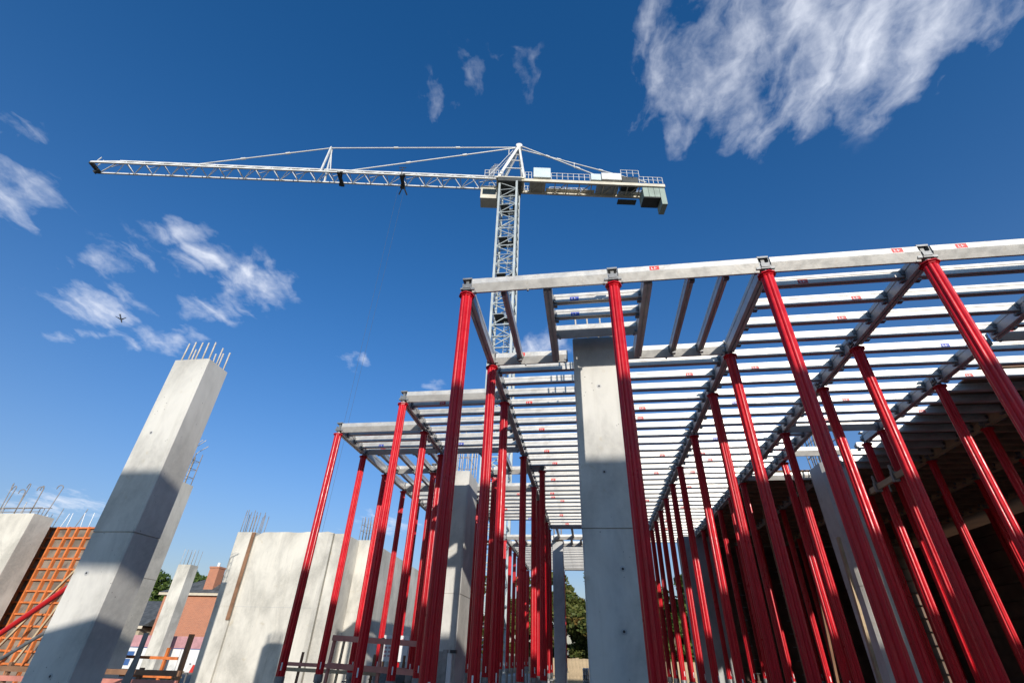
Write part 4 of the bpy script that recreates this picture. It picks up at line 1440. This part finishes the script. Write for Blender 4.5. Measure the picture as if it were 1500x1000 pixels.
# pale red guard frame between the left props
gf = thing('safety_barrier', 'pale red guard frame between the left props', 'barrier', (-5.35, 11.1, 0))
for xx, lean in ((0.0, -0.08), (1.05, 0.0), (1.95, 0.0)):
    obj('post', MB().bar((xx + lean, 0.06, 0), (xx, 0.06, 1.85), 0.055), PINKR, gf)
for zz_ in (1.80, 1.32):
    obj('rail', MB().bar((-0.03, 0, zz_ + 0.02), (2.02, 0, zz_ - 0.05), 0.04, 0.10), PINKR, gf)
gf2 = thing('guard_rail', 'rusty rebar guard rail in front of the pale wall by the outermost props', 'guard rail', (-6.6, 12.2, 0))
for xx in (0.0, 0.9, 1.7, 2.4):
    obj('post', MB().bar((xx, 0, 0), (xx + random.uniform(-.1, .1), 0, 1.55 + 0.25 * (xx == 0.9)), 0.045), TIMB if xx in (0.9,) else TIMBD, gf2)
for zz_ in (1.32, 1.22):
    obj('rail', MB().bar((-0.3, -0.04, zz_), (2.7, -0.04, zz_ - 0.03), 0.04, 0.07), PINKR if zz_ > 1.3 else TIMB, gf2)
sg = thing('notice_board', 'white notice board with pale red printed rows behind the red guard frame', 'sign', (-5.55, 14.4, 0))
obj('board', MB().box(0, 0.72, 0, 0.03, 1.40, 1.98), WHITEP, sg)
for r_ in range(5):
    for c_ in range(5):
        if not (c_ > 3 and r_ < 3):
            obj('printed_patch', MB().box(0.08 + c_ * 0.11, 0.15 + c_ * 0.11, -0.006, -0.002, 1.50 + r_ * 0.09, 1.545 + r_ * 0.09), PINKP, sg)
for xx in (0.05, 0.62):
    obj('post', MB().box(xx, xx + 0.05, 0.032, 0.08, 0, 1.9), TIMBD, sg)
bgm = MB()
rnd = random.Random(4)
N1, N2 = 14, 8
for i in range(N2 + 1):
    for j in range(N1):
        a = 2 * math.pi * j / N1
        f_ = i / N2
        r_ = (0.32 + 0.09 * math.sin(f_ * 3.1) - 0.24 * max(0, f_ - 0.7)) * (1 + rnd.uniform(-.14, .14))
        bgm.v.append((r_ * math.cos(a), r_ * math.sin(a) * 0.8, f_ * 1.15 + rnd.uniform(-.03, .03)))
for i in range(N2):
    for j in range(N1):
        bgm.f.append((i * N1 + j, i * N1 + (j + 1) % N1, (i + 1) * N1 + (j + 1) % N1, (i + 1) * N1 + j))
bgm.f.append(tuple((N2 * N1 + j) for j in range(N1)))
tag(obj('rubbish_bag', bgm, mat('grey_plastic_bag', (0.10, 0.11, 0.10), 0.4, 0, 0.3, 8, 0.6, 12), None, (-4.35, 12.2, 0.15)), 'crumpled dark grey rubble bag beside the left props', 'bag')
pl_ = MB().box(-0.5, 0.5, -0.4, 0.4, 0, 0.15)
tag(obj('pallet', pl_, TIMBD, None, (-4.35, 12.2, 0.0)), 'low timber pallet under the rubble bag', 'pallet')
# formwork box at the foot of the sun striped column
kb = thing('column_kicker_form', 'weathered pale formwork box round the foot of the sun-striped column', 'formwork', (-3.2, 11.62, 0))
for i in range(7):
    obj('stave', MB().box(-0.42 + i * 0.10, -0.325 + i * 0.10, -0.02 - 0.01 * (i % 2), 0.06, 0, 1.62 + 0.03 * (i % 3)), GALV if i % 3 else WHITEP, kb)
obj('corner_clip', MB().box(-0.47, -0.36, -0.06, 0.08, 1.62, 1.68), BLACK, kb)
obj('corner_clip', MB().box(0.24, 0.36, -0.06, 0.08, 1.62, 1.68), BLACK, kb)
# bundle of galvanised props and stacked joists at the far side
sj = thing('joist_stack', 'stack of spare aluminium joists behind the far props', 'joist stack', (-0.6, 30.5, 0))
mj = setmat(MB().sweep(JPROF, (0, 0, 0), (0, 3.0, 0)).mesh('spare_joist'), ALU)
for i in range(6):
    for j in range(7):
        obj('spare_joist', mj, None, sj, (j * 0.11 + random.uniform(-.01, .01), random.uniform(-.1, .1), 0.42 + i * 0.15))
for yy in (0.4, 2.4):
    obj('bearer', MB().box(-0.1, 0.85, yy, yy + 0.1, 0.0, 0.27), TIMB, sj)
# white tube scaffold standards far left of centre
for xx, ll in ((-4.9, 'white upright tube between the far left props, outer of the two'), (-4.3, 'white upright tube between the far left props, inner of the two')):
    tag(obj('scaffold_tube', MB().rod((xx, 24, 0), (xx, 24, 5.5), 0.06, 10), WHITEP), ll, 'tube', 'white upright tubes')

# ------------------------------------------------------------------ added, unseen slab and wall behind the camera, shaped to throw the long shade
bf = thing('shade_caster_slab', 'added slab, wall and columns behind the viewer, shaped to cast the long shade', 'shade caster', (0, -9, 0))
TOP = 2.12 + EYE + 0.300 * 15.0
SLW = 3.35
obj('slab', MB().box(-5, 18, -SLW, 0, TOP - 0.30, TOP), CONC3, bf)
obj('wall', MB().box(3.9, 18, -SLW + 0.5, -SLW + 0.8, -0.2, TOP - 0.31), CONC3, bf)
for xx in (-4.5, 1.2):
    obj('column', MB().box(xx, xx + 0.4, -2.2, -1.8, -0.2, TOP - 0.31), CONC3, bf)
hut = thing('shade_caster_hut', 'added unseen hut behind the viewer, its sloping roof shaped to cast shade', 'hut', (-2.5, -4.0, 0))  # added, unseen; roof slope set for the slanting shade on the braced column
obj('wall', MB().box(-3.5, 3.4, -2.2, 0, 0, 3.65), WHITEP, hut)
obj('roof', MB().add([(-3.7, -2.3, 3.66), (3.6, -2.3, 3.66), (3.6, 0.1, 3.66), (-3.7, 0.1, 3.66), (-3.7, -2.3, 3.75), (3.6, -2.3, 5.7), (3.6, 0.1, 5.7), (-3.7, 0.1, 3.75)],
                     [(3, 2, 1, 0), (4, 5, 6, 7), (0, 1, 5, 4), (2, 3, 7, 6), (1, 2, 6, 5), (3, 0, 4, 7)]), ROOF, hut)
print('joists', NJ, 'objects', len(bpy.data.objects))
